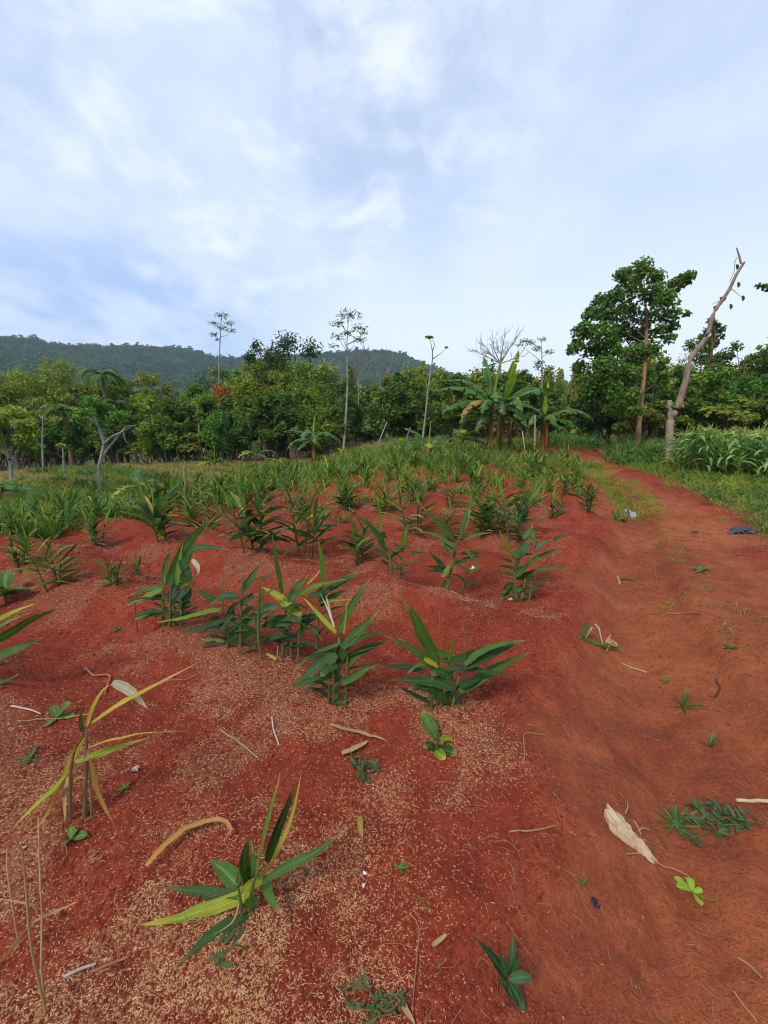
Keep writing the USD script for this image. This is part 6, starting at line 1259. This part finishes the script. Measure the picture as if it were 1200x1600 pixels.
weed('seedling', 'two-leaved seedling at the foot of the withered ginger plant', 112, 1312, 24, 'weed_green', 4, 13, (.4, 1.3), .5, (.7, .4))
weed('seedling', 'tiny two-leaved seedling in the foreground soil', 624, 1358, 15, 'weed_green', 4, 14, (.2, .6), .4, (.8, .4))
weed('seedling', 'tiny seedling right of the front ginger plant', 478, 1362, 11, 'weed_blue', 3, 15, (.2, .7), .45, (.8, .4))
weed('seedling', 'small bushy weed left of the broad-leaf ginger on the mound', 180, 986, 12, 'weed_blue', 8, 16, (.3, 1.2), .3)
weed('seedling', 'speck of green seedling right of the two-leaved foreground seedling', 657, 1406, 9, 'weed_green', 3, 17, (.2, .6), .5, (.8, .4))
weed('broadleaf_weed', 'bright broad-leaved weed at the left border among the slope plants', 10, 942, 44, 'weed_green', 9, 18, (.2, 1.1), .5, (.7, .4), rise=.4)
weed('seedling', 'tiny grey-green weed on the left edge of the rut', 980, 906, 12, 'weed_blue', 6, 19, (.1, .8), .3)
weed('seedling', 'small weed clump in the middle of the path above the straw', 1095, 893, 14, 'weed_green', 7, 20, (.1, .8), .3)
weed('seedling', 'green sprig on the path left of the pale green weed', 1037, 1066, 13, 'weed_green', 4, 22, (.7, 1.3), .25)
weed('seedling', 'green sprig with curved blade above the berry', 909, 1384, 14, 'weed_green', 3, 24, (.7, 1.3), .25)
def fallen():
    g = on(928, 1006)
    traced('ginger_remains', 'fallen ginger shoot with dry stem and two green blades at the field edge', 'ginger plant', g, (800, 950, 3), [([(350, 40), (395, 75), (425, 170)], 9, 'w'), ([(445, 140), (470, 160), (490, 175)], 8, 't')],
           [([(355, 70), (335, 110), (305, 172)], 26, 'm'), ([(332, 152), (420, 170), (540, 200)], 22, 'm'), ([(345, 160), (360, 180), (378, 195)], 20, 'm'), ([(440, 165), (460, 130), (465, 120)], 16, 'o'), ([(440, 150), (470, 165), (495, 175)], 30, 't')], 31, spread=.03)
    g = on(62, 1584)
    traced('dry_stalk', 'tall thin dry stalk forked near the ground at the lower left', 'dry plant', g, (0, 1250, 3), [([(210, 970), (170, 800), (140, 640), (120, 380), (100, 230), (60, 160)], 12, 't'), ([(185, 860), (190, 740), (200, 600), (190, 420), (182, 200), (180, 80)], 10, 't')], [([(100, 230), (80, 200), (62, 165)], 8, 't')], 32, spread=.03)
    g = on(4, 1510)
    traced('dry_stalk', 'bent dry grass blade at the lower left border', 'dry plant', g, (0, 1250, 3), [([(40, 490), (36, 350), (32, 230)], 8, 't')], [([(-20, 800), (60, 690), (150, 570), (180, 520), (140, 490), (-10, 462)], 22, 't'), ([(120, 590), (220, 540), (370, 475)], 14, 't')], 33, spread=.05)
fallen()

# ------------------------------------------------------------------ the air
usdkit.material(stage, LK + 'air', {'v': ('principled_volume', {'color': (0.66, 0.84, 1.0), 'density': 0.00027, 'anisotropy': 0.1})}, [], volume='v.volume')
def haze():
    zt = 165.0
    b = np.array([[x, y, z] for x in (-2600, 2600) for y in (-2600, 2600) for z in (-60, zt)], float)
    q = [[0, 1, 3, 2], [4, 6, 7, 5], [0, 4, 5, 1], [2, 3, 7, 6], [0, 2, 6, 4], [1, 5, 7, 3]]
    tag(obj('haze', (b, q), 'air', smooth_=False), kind='stuff')
haze()
